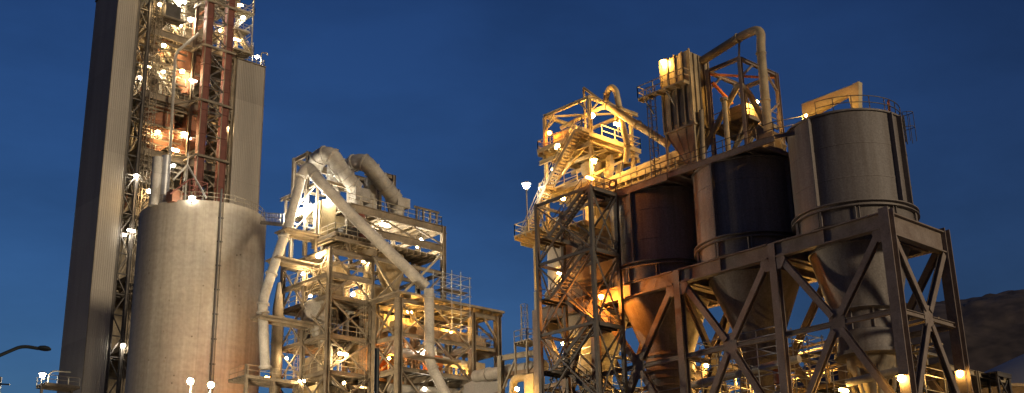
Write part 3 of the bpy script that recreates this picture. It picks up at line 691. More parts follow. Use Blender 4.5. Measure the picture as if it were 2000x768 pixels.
# equipment on floors
for (x0, x1, y0, y1, z0, z1, m) in ((75.0, 77.6, 110.5, 113.5, 38.95, 41.0, 'cream_dirty'), (74.2, 75.6, 108.3, 109.6, 36.35, 38.2, 'dusty_steel'), (79.5, 82.0, 109.0, 112.0, 36.35, 38.6, 'cream_dirty'),
        (74.5, 77.5, 112.5, 115.5, 32.05, 34.4, 'refractory'), (79.5, 83.0, 110.0, 114.0, 32.05, 35.0, 'refractory'), (79.6, 82.2, 108.6, 110.0, 28.15, 30.6, 'orange_paint'), (74.2, 76.0, 110.5, 114.0, 28.15, 30.4, 'dusty_steel'), (74.4, 78.0, 111.0, 115.5, 24.05, 27.2, 'cream_dirty'), (80, 86, 111.5, 115.5, 24.1, 27.4, 'refractory')):
    e = obj('machine_housing', MB().box(x0, x1, y0, y1, z0, z1), m, mb_)
    obj('access_door', MB().box(x0+.3, x0+1.0, y0-.05, y0-.004, z0+.1, z1-.3), 'pale_steel', e)
    obj('inspection_hatch', MB().box(x0-.05, x0-.004, y0+.3, y0+1.0, z0+.5, z1-.5), 'dusty_steel', e)
for k in range(14):
    x = 73.8+random.random()*4.2; y = 108.2+random.random()*3.5; z = random.choice((24.1, 28.2, 32.1)); r = .1+.12*random.random()
    obj('pipe', MB().tube(fillet([(x, y, z), (x, y, z+2.2+random.random()), (x+random.choice((-1, 1))*1.2, y+.3, z+3.2), (x+1.0, y+1.6, z+3.6)], .4, 4), r, 8), random.choice(('dusty_steel', 'cream_dirty', 'duct_steel')), mb_)
# upper projecting frame
for x in (75.4, 89.0):
    obj('column', MB().ibeam((x, 107.47, 41.5 if x < 80 else 36.4), (x, 107.47, 47.1), .5, .5, .06, flip=True), 'dusty_steel', mb_)
    obj('column', MB().ibeam((x, 112.2, 41.5 if x < 80 else 36.4), (x, 112.2, 47.1), .5, .5, .06, flip=True), 'dusty_steel', mb_)
for y in (107.47, 112.2):
    obj('girder', MB().ibeam((75.7, y, 46.6), (88.7, y, 46.6), .4, .95, .07), 'dusty_steel', mb_)
    obj('girder', MB().ibeam((75.7, y, 44.3), (88.7, y, 44.3), .4, .8, .07), 'dusty_steel', mb_)
for x in (75.4, 80, 84.5, 89.0):
    beam(mb_, (x, 107.8, 46.6), (x, 112.0, 46.6), .3, .6, 'dusty_steel'); beam(mb_, (x, 107.8, 44.2), (x, 112.0, 44.2), .3, .6, 'dusty_steel')
for a, b in ((75.8, 80.0), (80.0, 84.5), (84.5, 88.7)):
    obj('brace', MB().bar((a, 107.4, 46.1), (b, 107.4, 44.8), .16), 'dusty_steel', mb_); obj('brace', MB().bar((b, 112, 46.1), (a, 112, 44.8), .16), 'dusty_steel', mb_)
obj('brace', MB().bar((88.8, 107.4, 43.7), (85.4, 107.4, 40.2), .24), 'pale_steel', mb_); obj('brace', MB().bar((85.4, 107.4, 40.2), (82.0, 107.4, 37.0), .24), 'pale_steel', mb_)
obj('brace', MB().bar((78.8, 107.3, 41.3), (82.3, 107.3, 37.0), .24), 'pale_steel', mb_)
deck(mb_, 79.2, 88.8, 107.8, 112.0, 43.5, 'pale_steel', 'dusty_steel', 1.0, 'y', jh=.35)
deck(mb_, 75.7, 88.8, 108.0, 112.0, 47.2, 'pale_steel', 'dusty_steel', 1.2, 'y', jh=.3)
railing(mb_, [(75.5, 107.6, 47.22), (88.9, 107.6, 47.22), (88.9, 112.0, 47.22)], 'pale_steel', t=.06)
for k in range(4):
    x = 85.2+k*1.0; obj('post', MB().bar((x, 107.7, 47.2), (x, 107.7, 48.6), .2), 'dusty_steel', mb_)
beam(mb_, (84.8, 107.7, 48.7), (88.6, 107.7, 48.7), .2, .25, 'dusty_steel')
obj('vessel', MB().lathe(83.5, 110.3, [(1.5, 43.0), (1.5, 40.6), (.55, 38.2), (.55, 36.4)], 24), 'cream_dirty', mb_)
obj('hopper', MB().lathe(79.6, 109.6, [(1.1, 43.6), (1.1, 42.4), (.4, 40.6), (.4, 36.4)], 20), 'dusty_steel', mb_)
# platform with motors on the front
deck(mb_, 73.0, 79.0, 106.4, 111.0, 43.0, 'grating', 'dusty_steel', .6, 'y', jh=.3)
beam(mb_, (73.1, 106.5, 42.3), (78.9, 106.5, 42.3), .3, .4, 'dusty_steel'); beam(mb_, (73.1, 107.0, 42.3), (73.1, 111.0, 42.3), .3, .4, 'dusty_steel')
railing(mb_, [(78.9, 106.45, 43.0), (73.05, 106.45, 43.0), (73.05, 110.9, 43.0)], 'pale_steel', t=.06)
obj('motor', MB().tube([(76.0, 106.9, 43.6), (76.0, 108.4, 43.6)], .55, 14), 'dark_steel', mb_)
obj('motor', MB().lathe(77.6, 107.6, [(.01, 45.1), (.55, 45.0), (.6, 44.6), (.6, 43.05)], 18), 'red_paint', mb_)
obj('gearbox', MB().box(74.6, 76.6, 107.2, 108.3, 43.02, 44.1), 'dark_steel', mb_)
obj('pipe', MB().tube(fillet([(76.2, 107.6, 44.1), (76.6, 107.6, 45.6), (77.4, 107.7, 46.4), (77.7, 107.6, 45.1)], .5, 5), .28, 10), 'red_paint', mb_)
obj('filter_casing', MB().box(73.4, 75.2, 109.6, 111.4, 43.05, 47.6), 'cream_paint', mb_)
obj('filter_casing', MB().box(75.6, 77.0, 110.4, 111.6, 43.05, 46.4), 'cream_paint', mb_)
for k in range(3): obj('casing_rib', MB().bar((73.36, 109.9+.6*k, 43.1), (73.36, 109.9+.6*k, 47.5), .09), 'cream_dirty', mb_)
# gantry beams and rear top frame
c0 = P(630, 348, X=73.0); c1 = P(548, 396, X=73.0); zg = (c0.z+c1.z)/2
beam(mb_, (73.0, c0.y+.2, zg), (73.0, c1.y, zg), .3, .35, 'dusty_steel', 'gantry_beam'); beam(mb_, (73.2, c0.y, zg), (78.2, c0.y, zg), .3, .35, 'dusty_steel', 'gantry_beam')
for y in (c0.y+1.2, (c0.y+c1.y)/2, c1.y-.6): beam(mb_, (73.15, y, zg), (79, y, zg), .22, .28, 'pale_steel', 'gantry_beam')
for x, y in ((73.0, c0.y+.9), (73.0, c1.y-1.2), (78.0, c0.y+.4)): obj('post', MB().bar((x, y, 41.5), (x, y, zg-.2), .26), 'dusty_steel', mb_)
for z in (44.2, 46.8):
    beam(mb_, (73.0, c0.y+1, z), (73.0, c1.y-1, z), .2, .28, 'pale_steel')
    obj('brace', MB().bar((72.9, c0.y+1, z), (72.9, c1.y-1.3, z+2.4), .15), 'pale_steel', mb_); obj('brace', MB().bar((72.75, c1.y-1.3, z), (72.75, c0.y+1, z+2.4), .15), 'pale_steel', mb_)
deck(mb_, 72.9, 78.0, 111.2, 116.6, 47.4, 'pale_steel', 'pale_steel', .8, 'x')
for x in (72.84, 79, 85.07):
    for y in (112.0, 114.8): obj('column', MB().ibeam((x, y, 41.5), (x, y, 53.9), .4, .4, .05, flip=True), 'dusty_steel', mb_)
for y in (112.0, 114.8):
    for a, b in ((73.1, 78.8), (79.2, 84.8)):
        beam(mb_, (a, y, 53.6), (b, y, 53.6), .3, .5, 'dusty_steel'); beam(mb_, (a, y, 51.9), (b, y, 51.9), .25, .35, 'dusty_steel')
for x in (72.84, 79, 85.07):
    beam(mb_, (x, 112.25, 53.6), (x, 114.6, 53.6), .3, .5, 'dusty_steel'); obj('brace', MB().bar((x, 112.2, 51.5), (x, 114.5, 53.3), .15), 'dusty_steel', mb_)
obj('brace', MB().bar((84.9, 112, 48), (83.0, 112, 53.2), .18), 'dusty_steel', mb_)
# outside left: platforms to the down pipe
def bracket_platform(px, py, w_, d):
    p = P(px, py, D=d)
    dk = obj('pipe_platform', MB().box(p.x-1.0, p.x+w_, p.y-1.3, p.y+1.2, p.z-.16, p.z), 'dusty_steel', mb_)
    obj('joists', MB().bar((p.x-.9, p.y-.6, p.z-.3), (p.x+w_+1.5, p.y-.6, p.z-.3), .2, .26).bar((p.x-.9, p.y+.7, p.z-.3), (p.x+w_+1.5, p.y+.7, p.z-.3), .2, .26), 'dusty_steel', dk)
bracket_platform(563, 452, 4.5, 131); bracket_platform(545, 507, 4.5, 131); bracket_platform(516, 620, 7, 130)

# ================================================================== ducts over the mill building
def duct(name, label, cat, pts, r, m='duct_steel', rad=1.2, joints=(), n=18):
    pts = [V3(p) for p in pts]; o = thing(name, label, cat, pts[-1]); path = fillet(pts, rad, 6)
    obj('pipe', MB().tube(path, r, n), m, o)
    tot = [0]
    for a, b in zip(path, path[1:]): tot.append(tot[-1]+(b-a).length)
    for f in joints:
        L = f*tot[-1]; k = max(i for i in range(len(tot)-1) if tot[i] <= L); d = (path[k+1]-path[k]).normalized(); c = path[k]+d*(L-tot[k])
        obj('flange', MB().tube([c-d*.1, c+d*.1], r+.14, n), m, o)
    return o
d1 = duct('elbow_duct', 'left of the two fat segmented elbow ducts on the mill roof', 'duct', [P(612, 332, Y=112.0), P(624, 304, Y=110.6), P(648, 302, Y=109.2), P(668, 338, Y=109.0), P(696, 370, Y=109.0)], .95, rad=1.5, joints=(.17, .3, .42, .54, .66, .78, .9), n=22)
q = P(700, 379, Y=109.0); obj('end_box', MB().box(q.x-1.0, q.x+1.0, q.y-.9, q.y+.9, q.z-1.1, q.z+.5), 'duct_steel', d1); obj('down_leg', MB().tube([(q.x-.3, q.y, q.z-1.1), (q.x-.3, q.y, 47.25)], .8, 20), 'duct_steel', d1)
d2 = duct('elbow_duct', 'right of the two fat segmented elbow ducts on the mill roof', 'duct', [P(676, 330, Y=112.0), P(694, 316, Y=110.6), P(714, 316, Y=109.2), P(744, 354, Y=109.0), P(774, 391, Y=109.0)], .92, rad=1.5, joints=(.16, .32, .47, .62, .78, .92), n=22)
q = P(780, 398, Y=109.0); obj('end_box', MB().box(q.x-.9, q.x+.9, q.y-.9, q.y+.9, q.z-.6, q.z+.5), 'duct_steel', d2); obj('down_leg', MB().tube([(q.x-.3, q.y, q.z-.6), (q.x-.3, q.y, 47.25)], .8, 20), 'duct_steel', d2)
for (x, yt, lb) in ((652, 322, 'upright round duct behind the left fat elbow duct'), (724, 350, 'upright round duct behind the right fat elbow duct')):
    t_ = P(x, yt, Y=110.9)
    o = thing('upright_duct', lb, 'duct', (t_.x, t_.y, 47.25)); obj('pipe', MB().tube([(t_.x, t_.y, 47.25), (t_.x, t_.y, t_.z)], .78, 20), 'duct_steel', o)
    for z in (49.3, 51.2): obj('flange', MB().tube([(t_.x, t_.y, z), (t_.x, t_.y, z+.14)], .87, 20), 'duct_steel', o)
top = P(601, 324, Y=108.6)
o = duct('slanting_duct', 'long pale round duct slanting down the mill front to the annex roof', 'duct', [P(588, 345, Y=108.9), top, P(626, 356, Y=107.2), P(694, 428, Y=105.6), P(750, 482, Y=104.4), P(832, 561, Y=102.9)], .62, rad=.9, joints=(.13, .24, .42, .62, .68, .97))
o = duct('down_duct', 'pale round duct leaning down from the mill roof beside the concrete silo', 'duct', [P(601, 326, Y=108.9), P(590, 342, Y=109.2), P(566, 432, D=131), P(541, 502, D=130.5), P(513, 588, D=130), P(514, 625, D=130), P(518, 722, D=130)], .53, rad=1.6, joints=(.36, .55, .7, .74, .99))
lb_ = 'pale vertical duct with a dogleg standing before the annex front'
pv = P(838, 578, Y=101.3)
duct('annex_duct', lb_, 'duct', [(pv.x, 101.3, 36.9), (pv.x+.05, 101.3, 28.9), P(873, 775, Y=100.6), P(905, 860, Y=100.2)], .55, rad=1.0, joints=(.05, .35, .52, .8))
nx = thing('round_bin', 'upright round steel bin at the left edge of the mill building', 'bin', (71.6, 118.2, 18))
pb = P(541, 655, D=136); obj('shell', MB().lathe(pb.x, pb.y, [(.5, 18), (.6, 22), (.6, 36), (.2, 39)], 24), 'dusty_steel', nx)
for z in (24, 28, 32, 35): obj('hoop', MB().lathe(pb.x, pb.y, [(.605, z), (.67, z), (.67, z+.15), (.605, z+.15)], 24), 'dusty_steel', nx)
def vessel(label, px, py, Y, r, zt, zc, zb, m, name='cyclone_vessel'):
    c = P(px, py, Y=Y); o = thing(name, label, 'vessel', (c.x, c.y, zb))
    obj('shell', MB().lathe(c.x, c.y, [(.4, zt+.5), (r*.8, zt+.35), (r, zt), (r, zc)], 36), m, o)
    obj('cone', MB().lathe(c.x, c.y, [(r, zc), (r+.05, zc-.05), (r*.28, zb+.3), (r*.28, zb)], 36), m, o)
    for z in (zt-.15, (zt+zc)/2, zc+.05): obj('band', MB().lathe(c.x, c.y, [(r+.005, z), (r+.1, z), (r+.1, z+.16), (r+.005, z+.16)], 36), m, o)
    return o
vessel('round cream vessel with pointed bottom inside the mill building lower floors', 706, 680, 110.3, 1.45, 31.7, 29.6, 27.6, 'cream_dirty')
vessel('grey hopper vessel on the left lower floors of the mill building', 622, 610, 111.0, 1.5, 36.0, 34.2, 31.9, 'duct_steel')

# ================================================================== annex
ax = thing('annex_building', 'lower open annex with flat roof and wide columns right of the mill', 'steel building', (86, 106, 0))
axs = [78.75, 83.9, 89.04, 92.9]; ays = [102.55, 106.6]
for i, x in enumerate(axs):
    for y in ays:
        if i == 1 and y == 102.55: continue
        obj('column', MB().ibeam((x, y, 0), (x, y, 35.7), .72 if i != 1 else .4, .6, .07, flip=True), 'dusty_steel', ax)
obj('roof', MB().box(78.3, 93.6, 102.0, 112.5, 36.15, 36.4), 'dusty_steel', ax)
for k in range(11):
    x = 78.6+k*1.47; obj('roof_joist', MB().ibeam((x, 102.1, 35.95), (x, 112.4, 35.95), .2, .36, .04), 'dusty_steel', ax)
for y in (102.55, 106.6, 110.5): obj('roof_girder', MB().ibeam((78.4, y, 35.5), (93.5, y, 35.5), .3, .5, .05), 'dusty_steel', ax)
for z in (32.0, 28.3, 24.0, 18.0):
    for y in ays:
        for a, b in ((78.75, 89.04), (89.04, 92.9)): beam(ax, (a+.38, y, z-.22), (b-.38, y, z-.22), .3, .42, 'dusty_steel')
    for x in axs: beam(ax, (x, 102.9, z-.5), (x, 107.2, z-.5), .28, .5, 'dusty_steel')
zl = [35.3, 31.7, 28.0, 23.8, 18]
for z1, z0 in zip(zl, zl[1:]):
    xbrace(ax, (83.9, 102.5, z1), (88.7, 102.5, z0), (88.7, 102.5, z1), (83.9, 102.5, z0), 'dusty_steel', .2, (0, -.22, 0))
    xbrace(ax, (79.1, 102.6, z1), (83.7, 102.6, z0), (83.7, 102.6, z1), (79.1, 102.6, z0), 'dusty_steel', .18, (0, .22, 0))
    xbrace(ax, (89.4, 106.5, z1), (92.6, 106.5, z0), (92.6, 106.5, z1), (89.4, 106.5, z0), 'dusty_steel', .2, (0, .22, 0))
    xbrace(ax, (78.7, 102.9, z1), (78.7, 107.0, z0), (78.7, 107.0, z1), (78.7, 102.9, z0), 'dusty_steel', .2, (-.22, 0, 0))
obj('knee_brace', MB().bar((92.9, 103, 33.0), (92.9, 105.8, 35.3), .2), 'dusty_steel', ax); obj('knee_brace', MB().bar((90.8, 102.5, 35.3), (92.6, 102.5, 33.2), .2), 'dusty_steel', ax)
# conveyor gallery under the roof
deck(ax, 79.2, 93.2, 104.0, 106.2, 33.0, 'refractory', 'dusty_steel', 1.3, 'y', name='gallery_floor')
obj('gallery_side', MB().box(79.3, 92.4, 103.95, 103.99, 32.4, 33.35), 'refractory', ax)
railing(ax, [(79.3, 103.9, 33.0), (93.1, 103.9, 33.0), (93.1, 106.1, 33.0)], 'pale_steel', t=.06)
for k in range(7): obj('window_panel', MB().box(79.8+.52*k, 80.2+.52*k, 106.55, 106.62, 33.3, 34.9), 'cream_paint', ax)
obj('belt_housing', MB().box(80, 92, 104.8, 105.8, 33.1, 33.9), 'cream_dirty', ax)
deck(ax, 79.2, 92.6, 102.9, 106.4, 28.4, 'grating', 'dusty_steel', 1.2, 'y')
railing(ax, [(79.2, 102.8, 28.4), (92.6, 102.8, 28.4)], 'pale_steel', t=.06)
deck(ax, 89.2, 93.0, 103.0, 106.4, 32.05, 'grating', 'dusty_steel', 1.0, 'y')
railing(ax, [(89.3, 102.95, 32.05), (92.9, 102.95, 32.05), (92.9, 106.3, 32.05)], 'pale_steel', t=.06)
obj('duct', MB().tube([(79.5, 105.2, 30.6), (92.6, 105.2, 30.2)], .5, 14), 'duct_steel', ax)
obj('duct', MB().tube([(79.5, 105.0, 26.4), (92.6, 105.0, 27.0)], .55, 14), 'duct_steel', ax)
for k in range(9):
    x = 80+1.4*k; obj('pipe', MB().tube([(x, 105.9+.3*(k % 3), 20), (x, 105.9+.3*(k % 3), 32.2)], .09+.05*(k % 3), 8), 'pale_steel' if k % 2 else 'dusty_steel', ax)
for k, (x0, z0) in enumerate(((84.5, 24.2), (86.8, 24.2), (90.2, 28.5), (84.0, 28.5))):
    obj('machine_housing', MB().box(x0, x0+1.7, 103.6, 105.0, z0, z0+1.9), ('cream_dirty', 'dusty_steel', 'cream_dirty', 'orange_paint')[k], ax)
obj('pipe_platform', MB().box(79.6, 85.6, 100.4, 102.1, 29.2, 29.34), 'dusty_steel', ax)
# small scaffold cage by the slanting duct end
sc_ = thing('scaffold_cage', 'thin tube scaffold cage around the end of the slanting duct', 'scaffold', (85, 101.8, 33))
for x in (83.3, 84.6, 85.9, 87.2):
    for y in (100.7, 102.3): obj('standard', MB().tube([(x, y, 32.6 if x > 84 and y < 101 else 36.5), (x, y, 39.4-.35*(x > 86))], .045, 6), 'galvanised', sc_)
for z in (33.4, 34.6, 35.7, 36.8, 37.9, 38.9):
    l = MB()
    for y in (100.7, 102.3): l.bar((83.1 if z > 36 else 84.5, y, z), (87.4, y, z), .06)
    for x in (83.3, 84.6, 85.9, 87.2):
        if z > 36 or x > 84: l.bar((x, 100.5, z), (x, 102.5, z), .06)
    obj('ledgers', l, 'galvanised', sc_)
for z in (35.0, 37.2): obj('boards', MB().box(83.4 if z > 36 else 84.7, 87.1, 100.8, 102.2, z, z+.06), 'grating', sc_)

# ================================================================== plant between the annex and the stair tower
gy = thing('pipe_gantry', 'low pale gantry with a fat horizontal duct left of the stair tower', 'gantry', (80, 88, 0))
pA, pB = P(978, 696, D=118), P(1050, 684, D=112)
for p in (pA, pB): obj('post', MB().ibeam((p.x, p.y, 0), (p.x, p.y, p.z), .5, .5, .06, flip=True), 'pale_steel', gy)
beam(gy, pA+V3((0,0,-.2)), pB+V3((0,0,-.2)), .3, .5, 'pale_steel'); beam(gy, pA+V3((.8,.8,-1.6)), pB+V3((.8,.8,-1.6)), .3, .4, 'refractory')
pC, pD = P(930, 735, D=124), P(1062, 716, D=114)
obj('duct', MB().tube([pC, pD], .62, 16), 'duct_steel', gy)
for f in (.2, .5, .8): obj('flange', MB().tube([pC+(pD-pC)*f, pC+(pD-pC)*(f+.012)], .72, 16), 'duct_steel', gy)
obj('brace', MB().bar(pA+V3((0,0,-3.5)), pA+V3((.3,-.3,-.4))+(pB-pA)*.3, .18), 'pale_steel', gy)
gl = thing('sloping_gallery', 'pale sloping conveyor gallery behind the annex', 'conveyor', (84, 94, 20))
a, b = P(925, 745, D=126), P(990, 712, D=122)
obj('side_wall', MB().prism([a+V3((0,0,-2.2)), b+V3((0,0,-2.2)), b, a], (.4, 2.0, 0)), 'dome_skin', gl)
obj('leg', MB().bar((a+(b-a)*.5)-V3((0,0,2.2)), V3(((a.x+b.x)/2, (a.y+b.y)/2, 0)), .5), 'dusty_steel', gl)
lt = thing('ladder_tower', 'small pale platform with a caged ladder left of the stair tower', 'platform', (79, 84, 0))
p = P(1028, 668, D=114)
dk = deck(lt, p.x-.8, p.x+1.0, p.y-.9, p.y+.9, p.z, 'pale_steel', 'pale_steel', .5, jh=.2)
railing(lt, [(p.x-.75, p.y+.85, p.z), (p.x-.75, p.y-.85, p.z), (p.x+.95, p.y-.85, p.z), (p.x+.95, p.y+.85, p.z)], 'pale_steel', t=.06, sp=.8)
obj('ladder', MB().ladder((p.x+.2, p.y+.4, p.z), (p.x+.2, p.y+.4, p.z+3.6), (.75, -.66, 0)), 'pale_steel', lt)
for sx_ in (-.7, .9):
    for sy_ in (-.8, .8): obj('leg', MB().bar((p.x+sx_, p.y+sy_, 0), (p.x+sx_, p.y+sy_, p.z-.3), .16), 'pale_steel', lt)
for z in (p.z-1.6, p.z-3.2, p.z-4.8):
    obj('brace', MB().bar((p.x-.7, p.y-.8, z-1.5), (p.x+.9, p.y-.8, z), .1), 'pale_steel', lt); obj('tie', MB().bar((p.x-.7, p.y-.8, z), (p.x+.9, p.y-.8, z), .1), 'pale_steel', lt)
obj('post', MB().bar(P(1047, 570, D=112), (P(1047, 570, D=112).x, P(1047, 570, D=112).y, 0), .3), 'pale_steel', lt)
o = duct('gooseneck_pipe', 'fat cream gooseneck pipe at the foot of the low gantry', 'pipe', [P(1001, 800, D=110), P(1003, 742, D=110), P(1020, 736, D=109.5), P(1040, 742, D=109)], .36, 'cream_paint', .8)
cb = thing('filter_box', 'bright cream upright box below the low gantry', 'filter box', (78, 80, 0))
p = P(1040, 732, D=108.5); obj('casing', MB().box(p.x-.5, p.x+.9, p.y-.6, p.y+.6, 0, p.z), 'cream_paint', cb)
for k in (-.3, .2, .7): obj('casing_rib', MB().bar((p.x+k, p.y-.64, 0), (p.x+k, p.y-.64, p.z), .08), 'cream_dirty', cb)

# ================================================================== below the silos: scaffolds, process floor, conveyor truss
def scaffold(label, x0, x1, y0, y1, z0, z1, dx=1.9, dz=1.5, m='galvanised'):
    o = thing('tube_scaffold', label, 'scaffold', ((x0+x1)/2, (y0+y1)/2, z0), 'scaffolds below the silos')
    nx_, ny = max(1, round((x1-x0)/dx)), max(1, round((y1-y0)/dx)); nz_ = round((z1-z0)/dz)
    for i in range(nx_+1):
        for j in range(ny+1):
            if 0 < i < nx_ and 0 < j < ny: continue
            x, y = x0+(x1-x0)*i/nx_, y0+(y1-y0)*j/ny; obj('standard', MB().bar((x, y, z0), (x, y, z1+random.random()*.9), .07), m, o)
    for k in range(nz_+1):
        z = z0+.3+(z1-z0-.3)*k/nz_
        for nm, a, b in (('ledger', (x0-.2, y0, z), (x1+.2, y0, z)), ('ledger', (x0-.2, y1, z), (x1+.2, y1, z)), ('ledger', (x0, y0-.2, z+.08), (x0, y1+.2, z+.08)), ('ledger', (x1, y0-.2, z+.08), (x1, y1+.2, z+.08))):
            obj(nm, MB().bar(a, b, .065), m, o); obj(nm, MB().bar(V3(a)+V3((0,0,.55)), V3(b)+V3((0,0,.55)), .055), m, o)
        if k % 2: obj('boards', MB().box(x0+.1, x1-.1, y0+.1, y0+1.0, z+.12, z+.18), 'grating', o)
        if k < nz_: obj('brace', MB().bar((x0-.08, y0, z), (x0-.08, y0+min(2*dx, y1-y0), z+dz), .055), m, o)
    return o
scaffold('dense tube scaffold under the middle silo cone', 73.9, 79.8, 51.6, 58.6, 10, 21.6)
scaffold('tube scaffold beside the discharge drum of the rightmost silo', 77.5, 80.2, 42.4, 49.5, 8, 19.2)
scaffold('tube scaffold below the orange lit silo behind the bracing', 74.2, 79.8, 60.4, 67.8, 8, 18.6)
scaffold('pale tube scaffold behind the foot of the stair tower', 74.0, 79.5, 69.6, 75.0, 10, 23.4)
pf = thing('process_floor', 'lit process floor building seen below and behind the silos', 'steel building', (86, 58, 0))
steel_grid(pf, [83.0, 88.0, 93.0], [44, 50, 56, 62, 68, 74], [19.4, 15.5, 11, 6], 'cream_dirty', .4, .4, (('y', 83.0),))
for z in (19.4, 15.5, 11): deck(pf, 83.1, 92.9, 44.1, 73.9, z+.02, 'grating', 'cream_dirty', 1.5, 'x')
railing(pf, [(82.9, 44, 19.42), (82.9, 74, 19.42)], 'pale_steel', t=.06); railing(pf, [(82.9, 44, 15.52), (82.9, 74, 15.52)], 'pale_steel', t=.06)
for k in range(12):
    y = 45+2.4*k; x = 84+1.3*(k % 3); z = (11.05, 15.55)[k % 2]
    e = obj('machine_housing', MB().box(x, x+1.8, y, y+1.5, z, z+1.5+.5*(k % 3)), ('cream_paint', 'refractory', 'cream_dirty', 'red_paint')[k % 4], pf); obj('access_door', MB().box(x-.05, x-.004, y+.3, y+.9, z+.1, z+1.2), 'pale_steel', e)
for k in range(10): obj('pipe', MB().tube(fillet([(83.6, 44.5+3*k, 11), (83.6, 44.5+3*k, 17.4), (83.6, 46.6+3*k, 18.4), (86, 47.2+3*k, 18.6)], .6, 4), .14+.05*(k % 3), 8), ('cream_paint', 'duct_steel')[k % 2], pf)
ct = thing('conveyor_truss', 'pale lattice conveyor truss crossing behind the silo cones', 'conveyor', (84, 56, 21))
for dz in (0, 2.0):
    for dx in (0, 1.6): obj('chord', MB().bar((84+dx, 45, 20.9+dz+.4), (84+dx, 78, 19.9+dz), .15), 'cream_dirty', ct)
for k in range(22):
    y = 45+1.5*k; z = 21.3-.0424*(y-45)
    obj('web', MB().bar((83.9, y, z), (83.9, y+1.5, z+1.95) if k % 2 else (83.9, y, z+2.0), .1), 'cream_dirty', ct)
for k in range(5):
    for dx in (0, 1.6): obj('leg', MB().bar((84+dx, 46.5+7.5*k, 19.5), (84+dx, 46.5+7.5*k, 21.2), .2), 'cream_dirty', ct)
# cylinders and pipes on the frame's strut level
for k, (lb, a, b, r, m) in enumerate((('grey horizontal pipe under the gusset of the near bracing', (74.6, 46.6, 17.4), (74.6, 41.9, 17.6), .28, 'duct_steel'), ('thick pale pipe crossing below the middle silo', (74.2, 60.0, 19.2), (74.2, 50.0, 19.6), .3, 'duct_steel'))):
    o = thing('cross_pipe', lb, 'pipe', a); obj('pipe', MB().tube([a, b], r, 12), m, o); obj('flange', MB().tube([V3(a)*.5+V3(b)*.5, V3(a)*.48+V3(b)*.52], r+.08, 12), m, o)
gb = thing('grit_barrel', 'red drum on the scaffold under the middle silo', 'drum', (75.5, 53.0, 18.3)); obj('shell', MB().lathe(75.0, 52.4, [(.01, 19.3), (.42, 19.3), (.42, 18.3), (.01, 18.3)], 16), 'red_paint', gb)
obj('hoop', MB().lathe(75.0, 52.4, [(.425, 18.7), (.45, 18.7), (.45, 18.76), (.425, 18.76)], 16), 'red_paint', gb)

# ================================================================== right edge
dm = thing('storage_dome', 'pale low storage dome at the right edge below the hill', 'dome', (190, 62, 0))
obj('shell', MB().lathe(182, 66, [(40, 0), (40, 22), (38, 26), (30, 31.5), (18, 36.5), (.1, 40)], 96), 'dome_skin', dm)
obj('rim_ring', MB().lathe(182, 66, [(40.05, 21.5), (40.5, 21.5), (40.5, 22.3), (40.05, 22.3)], 96), 'dome_skin', dm)
wl = thing('conveyor_gallery', 'pale lit flat-roofed gallery at the foot of the right frame legs', 'conveyor', (118, 60, 0))
a, b = P(1782, 752, D=128), P(2040, 756, D=118)
obj('side_wall', MB().prism([V3((a.x, a.y, 0)), V3((b.x, b.y, 0)), b, a], (2.5, 3.5, 0)), 'cream_dirty', wl)
obj('roof', MB().prism([a+V3((-.2,-.3,.003)), b+V3((.2,-.3,.003)), b+V3((.2,-.3,.28)), a+V3((-.2,-.3,.28))], (2.9, 4.1, 0)), 'white_paint', wl)
sf = thing('small_frame', 'small dark open steel frame at the lower right corner', 'steel frame', (100, 52, 0))
p = P(1938, 736, D=100)
for dx in (-.9, .9):
    for dy in (-.8, .8): obj('post', MB().bar((p.x+dx, p.y+dy, 0), (p.x+dx, p.y+dy, p.z), .16), 'stair_steel', sf)
deck(sf, p.x-1.1, p.x+1.1, p.y-1.0, p.y+1.0, p.z+.15, 'stair_steel', 'stair_steel', .7)
xbrace(sf, (p.x-.8, p.y-.85, p.z-.3), (p.x+.8, p.y-.85, p.z-2), (p.x+.8, p.y-.85, p.z-.3), (p.x-.8, p.y-.85, p.z-2), 'stair_steel', .1, (0, .12, 0))
obj('rail', MB().bar((p.x-.9, p.y-.85, p.z-2.1), (p.x+.9, p.y-.85, p.z-2.1), .12), 'stair_steel', sf)
# ================================================================== concrete silo on the left
sx_, sy_, sr, sz = 73.45, 136.5, 7.87, 52.1
cs = thing('concrete_silo', 'huge plain concrete silo with a railing round its top and a thin conduit', 'silo', (sx_, sy_, 0))
obj('wall', MB().lathe(sx_, sy_, [(sr, 0), (sr, 10), (sr, 20), (sr, 30), (sr, 40), (sr, sz), (sr-.35, sz+.01), (sr-.4, sz-.3)], 128), 'concrete', cs)
obj('roof', MB().lathe(sx_, sy_, [(sr-.45, sz-.35), (sr-.45, sz-.25), (.01, sz-.05)], 64), 'concrete', cs)
pts = [V3((sx_+(sr-.2)*math.cos(q), sy_+(sr-.2)*math.sin(q), sz+.02)) for q in [2*PI*i/72 for i in range(73)]]
r_ = MB()
for i, p in enumerate(pts):
    if i % 2 == 0: r_.bar(p, p+V3((0,0,1.1)), .06)
for z in (.55, 1.08):
    for a, b in zip(pts, pts[1:]): r_.bar(a+V3((0,0,z)), b+V3((0,0,z)), .06)
obj('railing', r_, 'pale_steel', cs)
d = ray(421, 560); az = math.atan2(d.x, d.y); D0 = math.hypot(sx_, sy_); az0 = math.atan2(sx_, sy_)
q = math.atan2(-sy_, -sx_) + math.asin(min(1, D0*math.sin(az-az0)/sr)) - (az-az0)
def on_wall(q, z, off=.0): return V3((sx_+(sr+off)*math.cos(q), sy_+(sr+off)*math.sin(q), z))
cd = obj('conduit', MB().tube([on_wall(q, 0, .18), on_wall(q, sz+1.6, .18)], .13, 10), 'dark_steel', cs)
